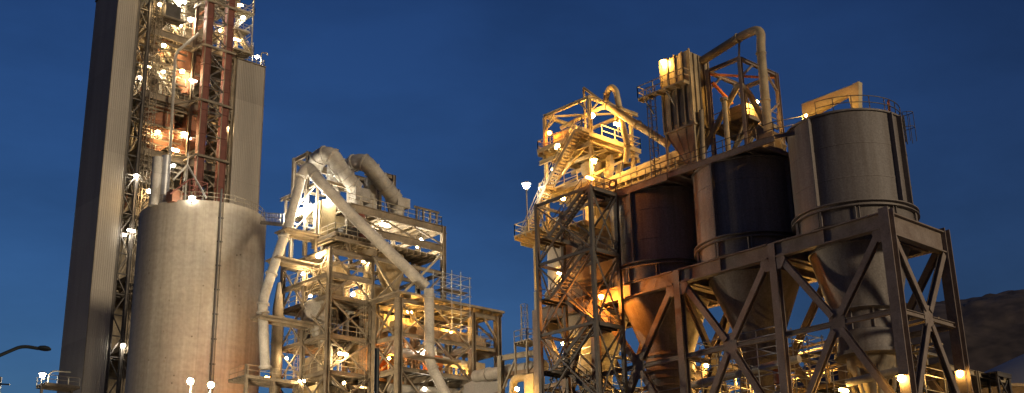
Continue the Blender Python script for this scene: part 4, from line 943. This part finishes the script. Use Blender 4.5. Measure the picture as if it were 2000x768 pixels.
obj('conduit', MB().tube([on_wall(q+.045, 0, .12), on_wall(q+.045, sz+.4, .12)], .07, 8), 'dusty_steel', cs)
for k in range(17): obj('clamp', MB().bar(on_wall(q-.02, 2+3*k, .1), on_wall(q+.06, 2+3*k, .1), .16), 'dark_steel', cd)
for k in range(26):
    qq = math.atan2(-sy_, -sx_)+random.uniform(-.9, .9); p = on_wall(qq, random.uniform(25, 46), .004); n_ = V3((math.cos(qq), math.sin(qq), 0))
    obj('tie_plug', MB().tube([p, p+n_*.02], .11, 8), 'dusty_steel', cs)
# things on its roof
tk = thing('roof_tank', 'tall grey twin tank standing on the left of the concrete silo roof', 'tank', P(312, 395, D=146))
for px, r, m in ((302, .62, 'duct_steel'), (319, .55, 'galvanised')):
    c = P(px, 392, D=150); t_ = P(px+3, 308 if px < 310 else 305, D=150)
    obj('shell', MB().tube([(c.x, c.y, sz-.2), (c.x, c.y, t_.z)], r, 20), m, tk)
    for z in (54, 56): obj('hoop', MB().tube([(c.x, c.y, z), (c.x, c.y, z+.1)], r+.05, 20), m, tk)
af = thing('hoist_frame', 'white A-shaped hoist frame on the concrete silo roof', 'steel frame', P(370, 390, D=147))
ap = P(366, 322, D=149)
for e in (P(338, 352, D=149), P(403, 391, D=146), P(352, 391, D=152)): obj('leg', MB().bar(ap, (e.x, e.y, max(sz-.1, e.z)), .18), 'white_paint', af)
obj('mast', MB().bar(ap+V3((0,0,1.6)), (ap.x, ap.y, sz), .14), 'white_paint', af)
rf = thing('roof_frame', 'red-brown steel frame on the concrete silo roof under the hoist', 'steel frame', P(380, 391, D=148))
c = P(378, 392, D=150)
for dx in (-1.2, 1.2):
    for dy in (-1, 1): obj('post', MB().bar((c.x+dx, c.y+dy, sz-.2), (c.x+dx, c.y+dy, 55.2), .17), 'red_paint', rf)
for z in (53.8, 55.2):
    for dy in (-1, 1): obj('beam', MB().bar((c.x-1.2, c.y+dy, z), (c.x+1.2, c.y+dy, z), .16), 'red_paint', rf)
    for dx in (-1.2, 1.2): obj('beam', MB().bar((c.x+dx, c.y-1, z), (c.x+dx, c.y+1, z), .16), 'red_paint', rf)
obj('brace', MB().bar((c.x-1.2, c.y-1, 55.2), (c.x-3.8, c.y-1.2, 52.6), .16), 'red_paint', rf); obj('brace', MB().bar((c.x-1.1, c.y-1.1, 53.8), (c.x+1.1, c.y-1.1, 55.1), .1), 'red_paint', rf)
obj('machine_housing', MB().box(c.x-3.4, c.x-2.0, c.y-1, c.y+.5, sz-.2, 53.4), 'vessel_red', rf)
fb = thing('foot_bridge', 'thin railed foot bridge from the concrete silo top to the mill', 'bridge', P(520, 434, D=149))
a, b = P(517, 433, D=147), P(562, 437, D=136)
dv = (b-a).normalized(); nrm = V3((-dv.y, dv.x, 0))*.5
obj('deck', MB().bar(a, b, 1.0, .12), 'grating', fb)
for s in (-1, 1):
    obj('beam', MB().bar(a+nrm*s*1.05-V3((0,0,.25)), b+nrm*s*1.05-V3((0,0,.25)), .12, .3), 'dusty_steel', fb); railing(fb, [a+nrm*s+V3((0,0,.07)), b+nrm*s+V3((0,0,.07))], 'pale_steel', t=.06)
gw = thing('link_gallery', 'railed walkway platforms between the concrete silo foot and the mill', 'walkway', (71, 117, 24))
for z in (27.6, 24.6):
    deck(gw, 66.5, 73.0, 112.5, 116.0, z, 'grating', 'dusty_steel', .9, 'x'); railing(gw, [(66.6, 116, z), (66.6, 112.5, z), (72.9, 112.5, z)], 'pale_steel', t=.06)
for x in (66.7, 70): obj('post', MB().bar((x, 112.7, 0), (x, 112.7, 28.7), .3), 'dusty_steel', gw)

# ================================================================== preheater tower
TX, TY = 72.74, 166.83
pt = thing('preheater_tower', 'very tall preheater tower with corrugated side shafts and open lit floors', 'tower', (85, 170, 0))
obj('shaft_core', MB().box(TX+.08, 76.0, TY+.08, 175.2, 0, 98.9), 'cladding', pt, 'dark-sided left shaft')
obj('shaft_core', MB().box(94.2, 99.3, TY+.08, 175.8, 0, 92.3), 'cladding', pt)
NC = 14
for k in range(NC):
    z0, z1 = 99*k/NC, 99*(k+1)/NC-.05
    obj('cladding_panel', corrugated('x', TY+.06, TX, 76.02, z0, z1, -1), 'cladding', pt)
    obj('cladding_panel', corrugated('y', TX+.06, TY, 175.3, z0, z1, -1), 'cladding', pt)
    if k < 13:
        z0, z1 = 92.4*k/13, 92.4*(k+1)/13-.05
        obj('cladding_panel', corrugated('x', TY+.06, 94.15, 99.38, z0, z1, -1), 'cladding', pt)
        obj('cladding_panel', corrugated('y', 99.3, TY, 175.9, z0, z1, 1), 'cladding', pt)
obj('roof_edge', MB().box(TX-.12, 76.1, TY-.1, 175.4, 98.95, 99.25), 'dark_steel', pt); obj('roof_edge', MB().box(94.1, 99.5, TY-.1, 176, 92.42, 92.6), 'dusty_steel', pt)
obj('corner_flashing', MB().box(TX-.05, TX+.03, TY-.06, TY+.03, 0, 98.9), 'dusty_steel', pt); obj('corner_flashing', MB().box(99.36, 99.43, TY-.06, TY+.03, 0, 92.3), 'dusty_steel', pt)
railing(pt, [(94.3, TY+.1, 92.62), (99.3, TY+.1, 92.62), (99.3, 175.5, 92.62)], 'pale_steel', t=.07)
obj('vent_pipe', MB().tube(fillet([(98.8, TY+.5, 92.6), (98.8, TY+.5, 95.2), (99.9, TY+.3, 95.3), (99.9, TY+.3, 94.9)], .4, 4), .1, 8), 'pale_steel', pt)
obj('mast', MB().bar((97.2, TY+.6, 92.6), (97.2, TY+.6, 96.6), .1), 'pale_steel', pt)
LV = [103.2, 93.3, 82.4, 72.9, 63.0, 52.5, 42.0, 31.5, 21, 10.5]
cxs = [76.35, 78.3, 86.4, 93.8]
for x in cxs:
    for y in (TY+.35, 171.5, 176.0): obj('column', MB().ibeam((x, y, 0), (x, y, 106), .5 if x > 78 else .34, .5, .07, flip=True), 'dusty_steel' if x > 78.3 else 'stair_steel', pt)
for z in LV:
    for a, b in ((78.55, 86.1), (86.7, 93.5)):
        obj('girder', MB().ibeam((a, TY+.35, z-.6), (b, TY+.35, z-.6), .45, 1.2, .1), 'dusty_steel', pt)
        beam(pt, (a, 171.5, z-.5), (b, 171.5, z-.5), .4, .8, 'dusty_steel')
        beam(pt, (a, TY+.35, z-2.0), (b, TY+.35, z-2.0), .25, .35, 'dusty_steel')
    for x in cxs[1:]: beam(pt, (x, TY+.7, z-.5), (x, 175.7, z-.5), .35, .7, 'dusty_steel')
    deck(pt, 78.5, 93.6, 168.2, 175.8, z+.02, 'dusty_steel', 'dusty_steel', 1.3, 'y', jh=.4, name='floor')
    railing(pt, [(78.5, TY+.3, z+.02), (93.7, TY+.3, z+.02)], 'pale_steel', t=.06)
mid = [98.0, 88.0, 77.5, 67.8]
for z in mid:
    deck(pt, 78.5, 84.0, 168.4, 175.8, z, 'grating', 'dusty_steel', 1.2, 'y', jh=.25, name='walkway'); railing(pt, [(78.5, 168.35, z), (84.0, 168.35, z), (84.0, 175.5, z)], 'pale_steel', t=.06)
    deck(pt, 91.4, 93.6, 167.6, 175.8, z, 'grating', 'dusty_steel', 1.2, 'y', jh=.25, name='walkway')
    beam(pt, (78.5, TY+.7, z-.3), (93.6, TY+.7, z-.3), .22, .35, 'dusty_steel')
for zi, (z1, z0) in enumerate(zip(LV[:5], LV[1:6])):
    zm = (z0+z1)/2
    xbrace(pt, (89.3, TY+.9, z1-1.4), (93.5, TY+.9, zm), (93.5, TY+.9, z1-1.4), (89.3, TY+.9, zm), 'dusty_steel', .22, (0, .25, 0)); xbrace(pt, (89.3, TY+.9, zm), (93.5, TY+.9, z0+.2), (93.5, TY+.9, zm), (89.3, TY+.9, z0+.2), 'dusty_steel', .22, (0, .25, 0))
    obj('brace', MB().bar((78.6, 171.3, z0+.2), (82.4, 171.3, z1-1.2), .3), 'dusty_steel', pt); obj('brace', MB().bar((86.2, 171.3, z0+.2), (82.4, 171.1, z1-1.2), .3), 'dusty_steel', pt)
    obj('brace', MB().bar((78.6, TY+1.2, zm+1.2), (86.2, TY+1.2, z1-1.3), .16), 'dusty_steel', pt)
    xbrace(pt, (78.3, 167.6, z1-1), (78.3, 171.2, z0+.2), (78.3, 171.2, z1-1), (78.3, 167.6, z0+.2), 'dusty_steel', .2, (.24, 0, 0))
# dark lattice strip beside the left shaft
zz = [99-3.1*i for i in range(28)]
for i, (a, b) in enumerate(zip(zz, zz[1:])):
    obj('lattice_bar', MB().bar((76.4, TY+.35, a), (78.2, TY+.35, b), .14) if i % 2 else MB().bar((78.2, TY+.35, a), (76.4, TY+.35, b), .14), 'stair_steel', pt)
    obj('lattice_bar', MB().bar((76.5, TY+.35, b), (78.1, TY+.35, b), .16), 'stair_steel', pt)
    if i % 3 == 0: obj('landing', MB().box(76.2, 78.2, 168.4, 171, b-.1, b), 'stair_steel', pt)
obj('rear_cladding', MB().box(78.4, 94.1, 176.4, 176.6, 0, 104), 'dusty_steel', pt)
# lit clutter of floors
for k in range(46):
    z = random.choice(LV[:5]); x = random.uniform(79, 92.5); y = random.uniform(169.5, 175); r = random.choice((.12, .16, .22, .3))
    obj('pipe', MB().tube(fillet([(x, y, z), (x, y, z+random.uniform(2, 6)), (x+random.uniform(-3, 3), y+.5, z+random.uniform(6, 8)), (x+random.uniform(-3, 3), y+1.0, z+9.0)], .8, 4), r, 8), random.choice(('dusty_steel', 'vessel_red', 'pale_steel', 'dusty_steel')), pt)
for k in range(16):
    z = random.choice(LV[:5]+mid); x = random.uniform(78.8, 90); y = random.uniform(169, 173)
    e = obj('machine_housing', MB().box(x, x+random.uniform(1, 2.2), y, y+1.5, z+.03, z+random.uniform(1.2, 2.6)), random.choice(('vessel_red', 'cream_dirty', 'dusty_steel', 'dark_steel')), pt)
for z in (93.3, 98.0, 82.4, 88.0):
    stairs(pt, (85.0, 168.8, z), (81.0, 168.8, z+4.5), (0, 1, 0), .9, 'pale_steel', 'grating')
for z in (63, 72.9, 82.4): stairs(pt, (93.0, 169.5, z), (93.0, 173.5, z+4.7), (-1, 0, 0), .9, 'pale_steel', 'grating')
for k in range(70):
    z = random.uniform(64, 102); x = random.uniform(78.6, 84); y = random.uniform(167.3, 169.5); kind = k % 4
    if kind == 0: obj('hanger', MB().bar((x, y, z), (x, y, z+random.uniform(2, 5)), .11), 'pale_steel', pt)
    elif kind == 1: obj('strut', MB().bar((x, y, z), (x+random.uniform(1.5, 4), y, z), .13), 'dusty_steel', pt)
    elif kind == 2: obj('brace', MB().bar((x, y, z), (x+random.uniform(1, 2.5), y, z+random.uniform(-2.5, 2.5)), .11), 'dusty_steel', pt)
    else: obj('cable_tray', MB().bar((x, y, z), (x+random.uniform(2, 5), y, z), .3, .1), 'pale_steel', pt)
for z in (65.4, 70.4, 75.2, 80.0, 85.2, 90.6, 95.6, 100.4): railing(pt, [(78.6, 167.5, z), (85.4, 167.5, z)], 'pale_steel', t=.06); beam(pt, (78.6, 167.55, z-.15), (85.4, 167.55, z-.15), .16, .25, 'dusty_steel')
# balcony and stairs at upper right
for z, x1 in ((93.4, 96.0), (97.0, 95.2), (100.6, 95.8)):
    deck(pt, 92.4, x1, 165.0, 168.0, z, 'pale_steel', 'pale_steel', .8, name='balcony', jh=.25); railing(pt, [(92.4, 165.0, z), (x1, 165.0, z), (x1, 168.0, z)], 'pale_steel', t=.07)
stairs(pt, (95.4, 165.2, 93.5), (92.8, 165.2, 96.9), (0, 1, 0), .9, 'pale_steel', 'grating'); stairs(pt, (92.8, 166.2, 97.1), (95.4, 166.2, 100.5), (0, 1, 0), .9, 'pale_steel', 'grating')
obj('balcony_post', MB().bar((95.6, 165.2, 92.6), (95.6, 165.2, 104), .2), 'pale_steel', pt)
for k in range(6): obj('balcony_brace', MB().bar((93.6, 165.1, 92.6+2*k), (95.4, 165.1, 94.4+2*k), .12), 'pale_steel', pt)
obj('electric_box', MB().box(80.0, 82.6, 165.3, 166.4, 95.0, 97.4), 'dark_steel', pt); deck(pt, 79.4, 83.4, 165.0, 166.9, 95.0, 'grating', 'dusty_steel', .8, name='balcony', jh=.2)

def pvessel(label, px, pt_, pc, pb_, Y, rp, m='vessel_red'):
    c = P(px, pt_, Y=Y); r = rp; zt, zc, zb = c.z, P(px, pc, Y=Y).z, P(px, pb_, Y=Y).z
    return vessel(label, px, pt_, Y, r, zt, zc, zb, m)
pvessel('large red-brown cyclone between floors left of the red elevator, uppermost', 367, 112, 150, 186, 169.8, 2.3)
pvessel('pale red-brown cyclone at left on a middle tower floor behind the thin lattice mast', 310, 222, 272, 300, 170.2, 2.5)
pvessel('short red-brown cyclone left of the red elevator above the concrete silo', 360, 262, 284, 300, 169.6, 2.2)
pvessel('small red cone vessel high at the left of the open floors', 318, 84, 92, 112, 170.5, 1.1)
cn = thing('cone_duct', 'red cone-shaped duct left of the red elevator at mid height', 'duct', P(376, 250, Y=169.6))
c = P(372, 225, Y=169.6); obj('cone', MB().lathe(c.x, c.y, [(.5, c.z+2.2), (1.5, c.z-3), (1.5, c.z-3.4)], 28), 'vessel_red', cn); obj('flange', MB().lathe(c.x, c.y, [(1.5, c.z-3.4), (1.65, c.z-3.4), (1.65, c.z-3.6), (1.5, c.z-3.6)], 28), 'vessel_red', cn)
# red elevator
el = thing('bucket_elevator', 'tall pair of dark red casings with lattice before the tower front', 'elevator', (88.7, 164, 0))
for x0 in (86.3, 90.0):
    for k in range(26):
        z = 4*k; obj('casing', MB().box(x0, x0+.95, 163.4, 164.5, z+.12, z+3.98), 'red_paint', el)
        obj('flange', MB().box(x0-.1, x0+1.05, 163.3, 164.6, z, z+.115), 'red_paint', el)
    for q in (x0-.08, x0+1.03): obj('corner_strip', MB().bar((q, 163.36, 0), (q, 163.36, 104), .12), 'dusty_steel' if q < x0 else 'red_paint', el)
for k in range(14):
    z = 76+2*k; a, b = (87.3, 163.6, z), (89.95, 163.6, z+2)
    obj('lattice_bar', MB().bar(a, b, .16) if k % 2 else MB().bar((89.95, 163.6, z), (87.3, 163.6, z+2), .16), 'stair_steel', el)
    obj('lattice_bar', MB().bar((87.3, 163.6, z), (89.95, 163.6, z), .14), 'stair_steel', el)
for z in (62.5, 72.2, 81.5, 91.0, 99.0):
    tf = obj('tie_frame', MB().bar((85.8, 163.1, z), (91.6, 163.1, z), .3, .35), 'dusty_steel', el); obj('tie_beam', MB().bar((85.75, 163.1, z), (85.75, 166.9, z), .25, .3), 'dusty_steel', el); obj('tie_beam', MB().bar((91.55, 163.1, z), (91.55, 166.9, z), .25, .3), 'dusty_steel', el)
    obj('tie_beam', MB().bar((85.7, 163.2, z-.1), (83.4, 166.8, z-.4), .2), 'dusty_steel', el)
rp = thing('riser_pipe', 'thin grey riser pipe bent at the top left of the red elevator', 'pipe', (84, 165, 53))
obj('pipe', MB().tube(fillet([P(388, 66, Y=165.4), P(346, 101, Y=165.4), P(342, 112, Y=165.4), P(331, 318, Y=165.4), (82.9, 165.4, 40)], .8, 5), .24, 12), 'duct_steel', rp)
for y in (150, 200, 250, 295):
    c = P(339-(y-150)*.05, y, Y=165.4); obj('flange', MB().lathe(c.x, c.y, [(.25, c.z), (.34, c.z), (.34, c.z+.12), (.25, c.z+.12)], 12), 'duct_steel', rp)
lm = thing('lattice_mast', 'thin square lattice mast before the left of the open tower floors', 'mast', (79.5, 165.2, 0))
m0 = P(290, 250, Y=165.4)
for dx in (-.55, .55):
    for dy in (-.5, .5): obj('leg', MB().bar((m0.x+dx, 165.2+dy, 0), (m0.x+dx, 165.2+dy, 104), .1), 'dusty_steel', lm)
for k in range(58):
    z = 34+1.2*k; s = 1 if k % 2 else -1; l = MB()
    l.bar((m0.x-s*.55, 164.7, z), (m0.x+s*.55, 164.7, z+1.2), .07); obj('lacing', l, 'dusty_steel', lm)
    obj('lacing', MB().bar((m0.x-.55, 164.7, z), (m0.x+.55, 164.7, z), .07), 'dusty_steel', lm)
    obj('lacing', MB().bar((m0.x-.55, 165.2-s*.5, z), (m0.x-.55, 165.2+s*.5, z+1.2), .07), 'dusty_steel', lm)

# ================================================================== far left and near posts
fp_ = thing('side_platform', 'small lit platform with curved rail left of the tower foot', 'platform', P(105, 760, D=170))
p = P(97, 752, D=172)
deck(fp_, p.x-1.2, p.x+3.5, p.y-1.5, p.y+1.5, p.z, 'grating', 'dusty_steel', .7, jh=.3); railing(fp_, [(p.x+3.4, p.y-1.45, p.z), (p.x-1.15, p.y-1.45, p.z), (p.x-1.15, p.y+1.45, p.z)], 'pale_steel', t=.07)
obj('curved_rail', MB().tube(fillet([(p.x-.3, p.y, p.z), (p.x-.2, p.y, p.z+1.9), (p.x+2.6, p.y, p.z+2.0)], 1.6, 8), .09, 8), 'pale_steel', fp_)
for dx in (-1, 3): obj('leg', MB().bar((p.x+dx, p.y, 0), (p.x+dx, p.y, p.z-.45), .3), 'dusty_steel', fp_)
up = thing('utility_pole', 'thin dark pole with a crossarm at the lower left edge', 'pole', P(0, 800, D=90)); p = P(-1, 748, D=90); up.location = (p.x, p.y, 0)
obj('pole', MB().tube([(p.x, p.y, 0), (p.x, p.y, p.z+.4)], .11, 10), 'dark_post', up); cdir = V3((CX.x, CX.y, 0)).normalized()
obj('crossarm', MB().bar(p+V3((0,0,-.05))-cdir*.6-V3((0,.13,0)), p+V3((0,0,-.15))+cdir*.66-V3((0,.13,0)), .09), 'dark_post', up)
sl = thing('street_lamp', 'unlit street lamp with curved arm at the left edge', 'street lamp', (0, 0, 0)); DL = 37
a = P(-60, 722, D=DL); sl.location = (a.x, a.y, 0)
pole_top = a
obj('pole', MB().tube([(a.x, a.y, 0), (a.x, a.y, 5), (a.x, a.y, a.z)], [.12, .1, .075], 12), 'dark_post', sl)
arm = fillet([a, P(0, 694, D=DL), P(38, 678, D=DL), P(52, 677, D=DL), P(76, 681, D=DL)], .6, 5)
obj('arm', MB().tube(arm, .05, 8), 'dark_post', sl)
h0, h1 = P(74, 680.5, D=DL), P(100, 683, D=DL); u_ = (h1-h0).normalized(); v_ = V3((0,0,1)); w_ = u_.cross(v_).normalized()
hb = MB(); prof = [(0, .05, .05), (.15, .085, .09), (.5, .1, .14), (.8, .08, .12), (1.0, .03, .05)]
for f_, hh, ww in prof:
    c = h0+(h1-h0)*f_
    for k in range(12):
        t_ = 2*PI*k/12; hb.v.append(tuple(c+v_*hh*math.sin(t_)*(1 if math.sin(t_) > 0 else .6)+w_*ww*math.cos(t_)))
hb.f = [(i*12+k, i*12+(k+1) % 12, (i+1)*12+(k+1) % 12, (i+1)*12+k) for i in range(4) for k in range(12)]+[tuple(reversed(range(12))), tuple(48+k for k in range(12))]; hb.sm = True
obj('lamp_head', hb, 'dark_post', sl)
dp = thing('dark_post', 'plain dark blue-green post in front of the mill building', 'post', (0, 0, 0)); p = P(736.5, 683, D=38); dp.location = (p.x, p.y, 0)
obj('pole', MB().tube([(p.x, p.y, 0), (p.x, p.y, p.z)], .075, 14), 'dark_post', dp); obj('cap', MB().tube([(p.x, p.y, p.z), (p.x, p.y, p.z+.03)], .08, 14), 'dark_post', dp)
obj('base_plate', MB().box(p.x-.2, p.x+.2, p.y-.2, p.y+.2, 0.003, .03), 'dark_post', dp)
# ================================================================== lamps
L = lamp
# platform tower, stair tower, silo roof
L(P(1157, 226, X=73.9), 950, SODIUM, 'bright lamp hanging at the near roof corner of the cream platform tower', .26, (0, 0, .9))
L(P(1207, 244, X=75.5), 950, SODIUM, 'bright lamp on the right side of the cream platform tower above its deck', .26)
L(P(1073, 260, X=73.2), 250, AMBER, 'orange lamp on the left post of the cream platform tower', .22, (0.4, 0, 0))
L(P(1090, 284, X=73.1), 550, WARM, 'lamp behind the upper left deck railing of the platform tower', .22)
L(P(1160, 315, X=73.0), 1200, SODIUM, 'bright lamp under the upper deck beside the cream stair flights', .28)
L(P(1152, 348, X=69.4), 450, AMBER, 'orange lamp on the top near corner of the dark stair tower', .22, (0, 0, -.5))
L(P(1081, 332, X=72.9), 400, WARM, 'lamp below the left end of the platform tower deck', .22)
L(P(1100, 388, X=73.0), 500, SODIUM, 'lamp under the lowest deck seen through the stair tower top', .22)
p = P(1028, 363, X=70.95); L(p, 700, WHITE, 'white lamp on a thin pole left of the platform tower landing', .34, (0, 0, 34.5-p.z), 'pole_lamp')
L(P(1096, 535, X=72.9), 600, SODIUM, 'upper white lamp inside the stair tower against the pale silo', .22, (0, 0, .6))
L(P(1174, 580, X=71.6), 2700, AMBER, 'orange lamp inside the stair tower that tints the nearby girder', .22, (0, 0, -.8))
L(P(1101, 672, X=72.9), 600, SODIUM, 'lower white lamp inside the stair tower', .22, (0, 0, -.8))
L(P(1296, 122, X=73.2), 500, SODIUM, 'starry lamp at the top left edge of the dust filter', .26, (.4, 0, 0))
L(P(1476, 198, X=77.0), 500, SODIUM, 'small lamp behind the round duct inside the rusty hoist frame', .18)
L(P(1574, 226, X=73.2), 900, SODIUM, 'small unseen lamp added to light the cream roof housing from its low left end', .1)  # unseen lamp, added to brighten the cream conveyor housing
# below the silos
L(P(1760, 739, X=72.6), 260, SODIUM, 'bright lamp at the foot of the near corner column', .3, (.5, 0, 0))
L(P(1875, 730, X=80.3), 300, SODIUM, 'bright lamp against the far right column of the frame', .3, (.5, 0, 0))
L(P(1648, 763, X=74.6), 350, SODIUM, 'lamp at the bottom edge below the rightmost silo drum', .26)
L(P(1380, 714, X=80.2), 900, SODIUM, 'dim lamp behind the ringed outlet of the orange lit silo', .2)
for x, y, l in ((1460, 735, 'left'), (1570, 740, 'middle'), (1530, 660, 'upper')): L(P(x, y, X=84.4), 2600, SODIUM, 'yellow lamp on the process floor behind the silo scaffolds, %s one' % l, .16, (.5, 0, 0))
# mill building
for x, y, Y, pw, l, r in ((606, 405, 110.5, 6500, 'white floodlight glaring under the mill gantry at upper left', .4), (577, 418, 113.5, 12000, 'white floodlight beside the leaning down duct at the mill corner', .34),
        (641, 392, 109.5, 1500, 'white floodlight between the slanting duct and the mill casing', .3), (752, 440, 109.0, 3500, 'white floodlight under the upper mill roof girder', .34),
        (822, 470, 108.6, 1200, 'white globe lamp at the right end of the upper mill frame', .3), (815, 482, 109.5, 700, 'small white globe just below another at the upper mill frame end', .22),
        (622, 500, 108.6, 3500, 'white floodlight under the motor platform of the mill', .34), (715, 512, 109.0, 1800, 'white floodlight behind the right front column of the mill', .28),
        (592, 535, 111.5, 1500, 'small white lamp on the left mill floor beside the ladder', .22), (690, 575, 110.0, 3000, 'bright floodlight above the cream vessel in the mill', .3),
        (606, 578, 112.0, 900, 'warm lamp over the grey hopper vessel', .2), (670, 692, 106.9, 1800, 'starry white lamp low on the mill front floors', .3),
        (672, 748, 108.6, 700, 'small white lamp at the bottom of the mill front', .2), (735, 715, 111.0, 1500, 'white lamp below the cream vessel in the mill', .24),
        (710, 752, 112.0, 1500, 'bright lamp at the bottom edge behind the dark post', .24), (590, 745, 112.0, 1000, 'warm lamp at the bottom left of the mill', .22),
        (560, 700, 114.0, 600, 'warm lamp at the left lower floor edge of the mill', .18)):
    L(P(x, y, Y=Y), pw*(.5 if y < 480 else .36), WHITE if y < 480 else WARM, l, r, (0, 0, .7))
for x, y, Y, pw, c, l in ((830, 683, 104.5, 500, WHITE, 'small lamp inside the annex beside its front duct, upper one'), (829, 760, 104.5, 500, WHITE, 'small lamp inside the annex beside its front duct, lower one'), (800, 610, 104.3, 1200, SODIUM, 'warm lamp under the annex roof near its left end'), (880, 650, 104.4, 900, SODIUM, 'warm lamp under the annex gallery floor'),
        (760, 700, 105.5, 700, AMBER, 'orange lamp inside the annex left bay'), (900, 740, 104.5, 700, SODIUM, 'warm lamp low in the annex right bay')):
    L(P(x, y, Y=Y), pw, c, l, .2, (0, 0, .6))
L(P(524, 738, D=139), 1900, AMBER, 'orange lamp between the concrete silo and the mill walkway', .22)
L(P(1010, 760, D=106), 900, SODIUM, 'yellow lamp low at the foot of the low gantry', .2)
# preheater tower
for x, y, Y, pw, c, l, r in ((312, 9, 165.5, 1500, WARM, 'lamp above the dark box at the tower top left', .42), (352, 50, 167.0, 2500, WARM, 'orange-white lamp below the dark box near the tower top', .42), (356, 4, 168.0, 4000, WHITE, 'topmost white lamp left of the red elevator', .45), (372, 39, 167.6, 6000, WHITE, 'big glaring lamp left of the red elevator top', .55), (385, 13, 168.0, 2500, WHITE, 'white lamp touching the red elevator near the frame top', .4),
        (320, 89, 168.0, 4000, WARM, 'bright lamp over the small red cone vessel', .5), (288, 130, 168.5, 900, WARM, 'small lamp left behind the lattice mast, upper', .35), (273, 152, 169.0, 900, WHITE, 'small white lamp at the dark strip beside the corrugated shaft', .35), (319, 141, 167.6, 1500, WHITE, 'small white lamp above the middle walkway stairs', .38), (356, 140, 166.9, 5000, WARM, 'glaring lamp before the uppermost large cyclone', .5), (377, 158, 166.9, 2000, WHITE, 'white lamp at the lower right of the uppermost large cyclone', .42),
        (308, 259, 167.0, 4000, WARM, 'bright lamp before the pale left cyclone', .48), (359, 262, 167.4, 5000, WARM, 'glaring lamp above the short cyclone', .5), (370, 271, 167.4, 1500, WHITE, 'small lamp right of the glare above the short cyclone', .35), (342, 293, 166.8, 2500, WARM, 'lamp beneath the short cyclone on the girder', .42), (339, 324, 165.0, 2000, WHITE, 'white lamp at the lower end of the grey riser pipe', .4),
        (266, 344, 166.5, 2000, WHITE, 'white lamp at the lattice strip left of the roof tank', .42), (291, 374, 163.5, 3000, WARM, 'bright lamp left of the twin roof tank', .48), (257, 451, 166.0, 1500, WHITE, 'white lamp in the dark gap left of the concrete silo, upper right', .42), (243, 459, 167.5, 1000, WHITE, 'white lamp in the dark gap left of the concrete silo, upper left', .38), (240, 675, 166.5, 1500, WHITE, 'lowest white lamp in the dark gap left of the concrete silo', .42),
        (475, 35, 165.2, 1800, WHITE, 'starry white lamp on the upper right balcony of the tower', .42), (463, 78, 165.6, 1800, WARM, 'lamp below the balcony stairs of the tower', .4), (502, 112, 167.2, 1800, WHITE, 'starry lamp on the roof edge of the right tower shaft', .45), (430, 60, 168.5, 4000, WARM, 'small lamp between the red elevator casings', .3), (440, 250, 169.0, 2500, WARM, 'small lamp behind the right red casing', .3), (470, 10, 167.0, 3000, WARM, 'small lamp at the top right corner of the open floors', .3)):
    L(P(x, y, Y=Y), pw*.36, c, l, r*.8, (0, 0, -1.2))
L(P(375, 388, D=147), 300, WHITE, 'starry lamp on the near rim of the concrete silo', .42, (0, 0, -.8))
L(P(83, 733, D=171), 900, WHITE, 'starry white lamp on a pole at the far left platform', .42, (0, 0, -2.6), 'pole_lamp')
# tall lamp posts before the concrete silo
for x, y, l in ((372, 745, 'left'), (412, 752, 'right')):
    p = P(x, y, D=110); o = thing('lamp_post', '%s one of two tall white lamp posts before the concrete silo' % l, 'lamp post', (p.x, p.y, 0), 'lamp posts before the concrete silo')
    obj('globe', MB().ball(p, .24, 14, 8), emis((1, .78, .5), 12000/8/(4*PI*PI*.24**2)), o)
    obj('pole', MB().tube([(p.x, p.y, 0), (p.x, p.y, p.z-.3)], [.16, .08], 10), 'white_paint', o); obj('collar', MB().tube([(p.x, p.y, p.z-.3), (p.x, p.y, p.z-.22)], .18, 10), 'white_paint', o)
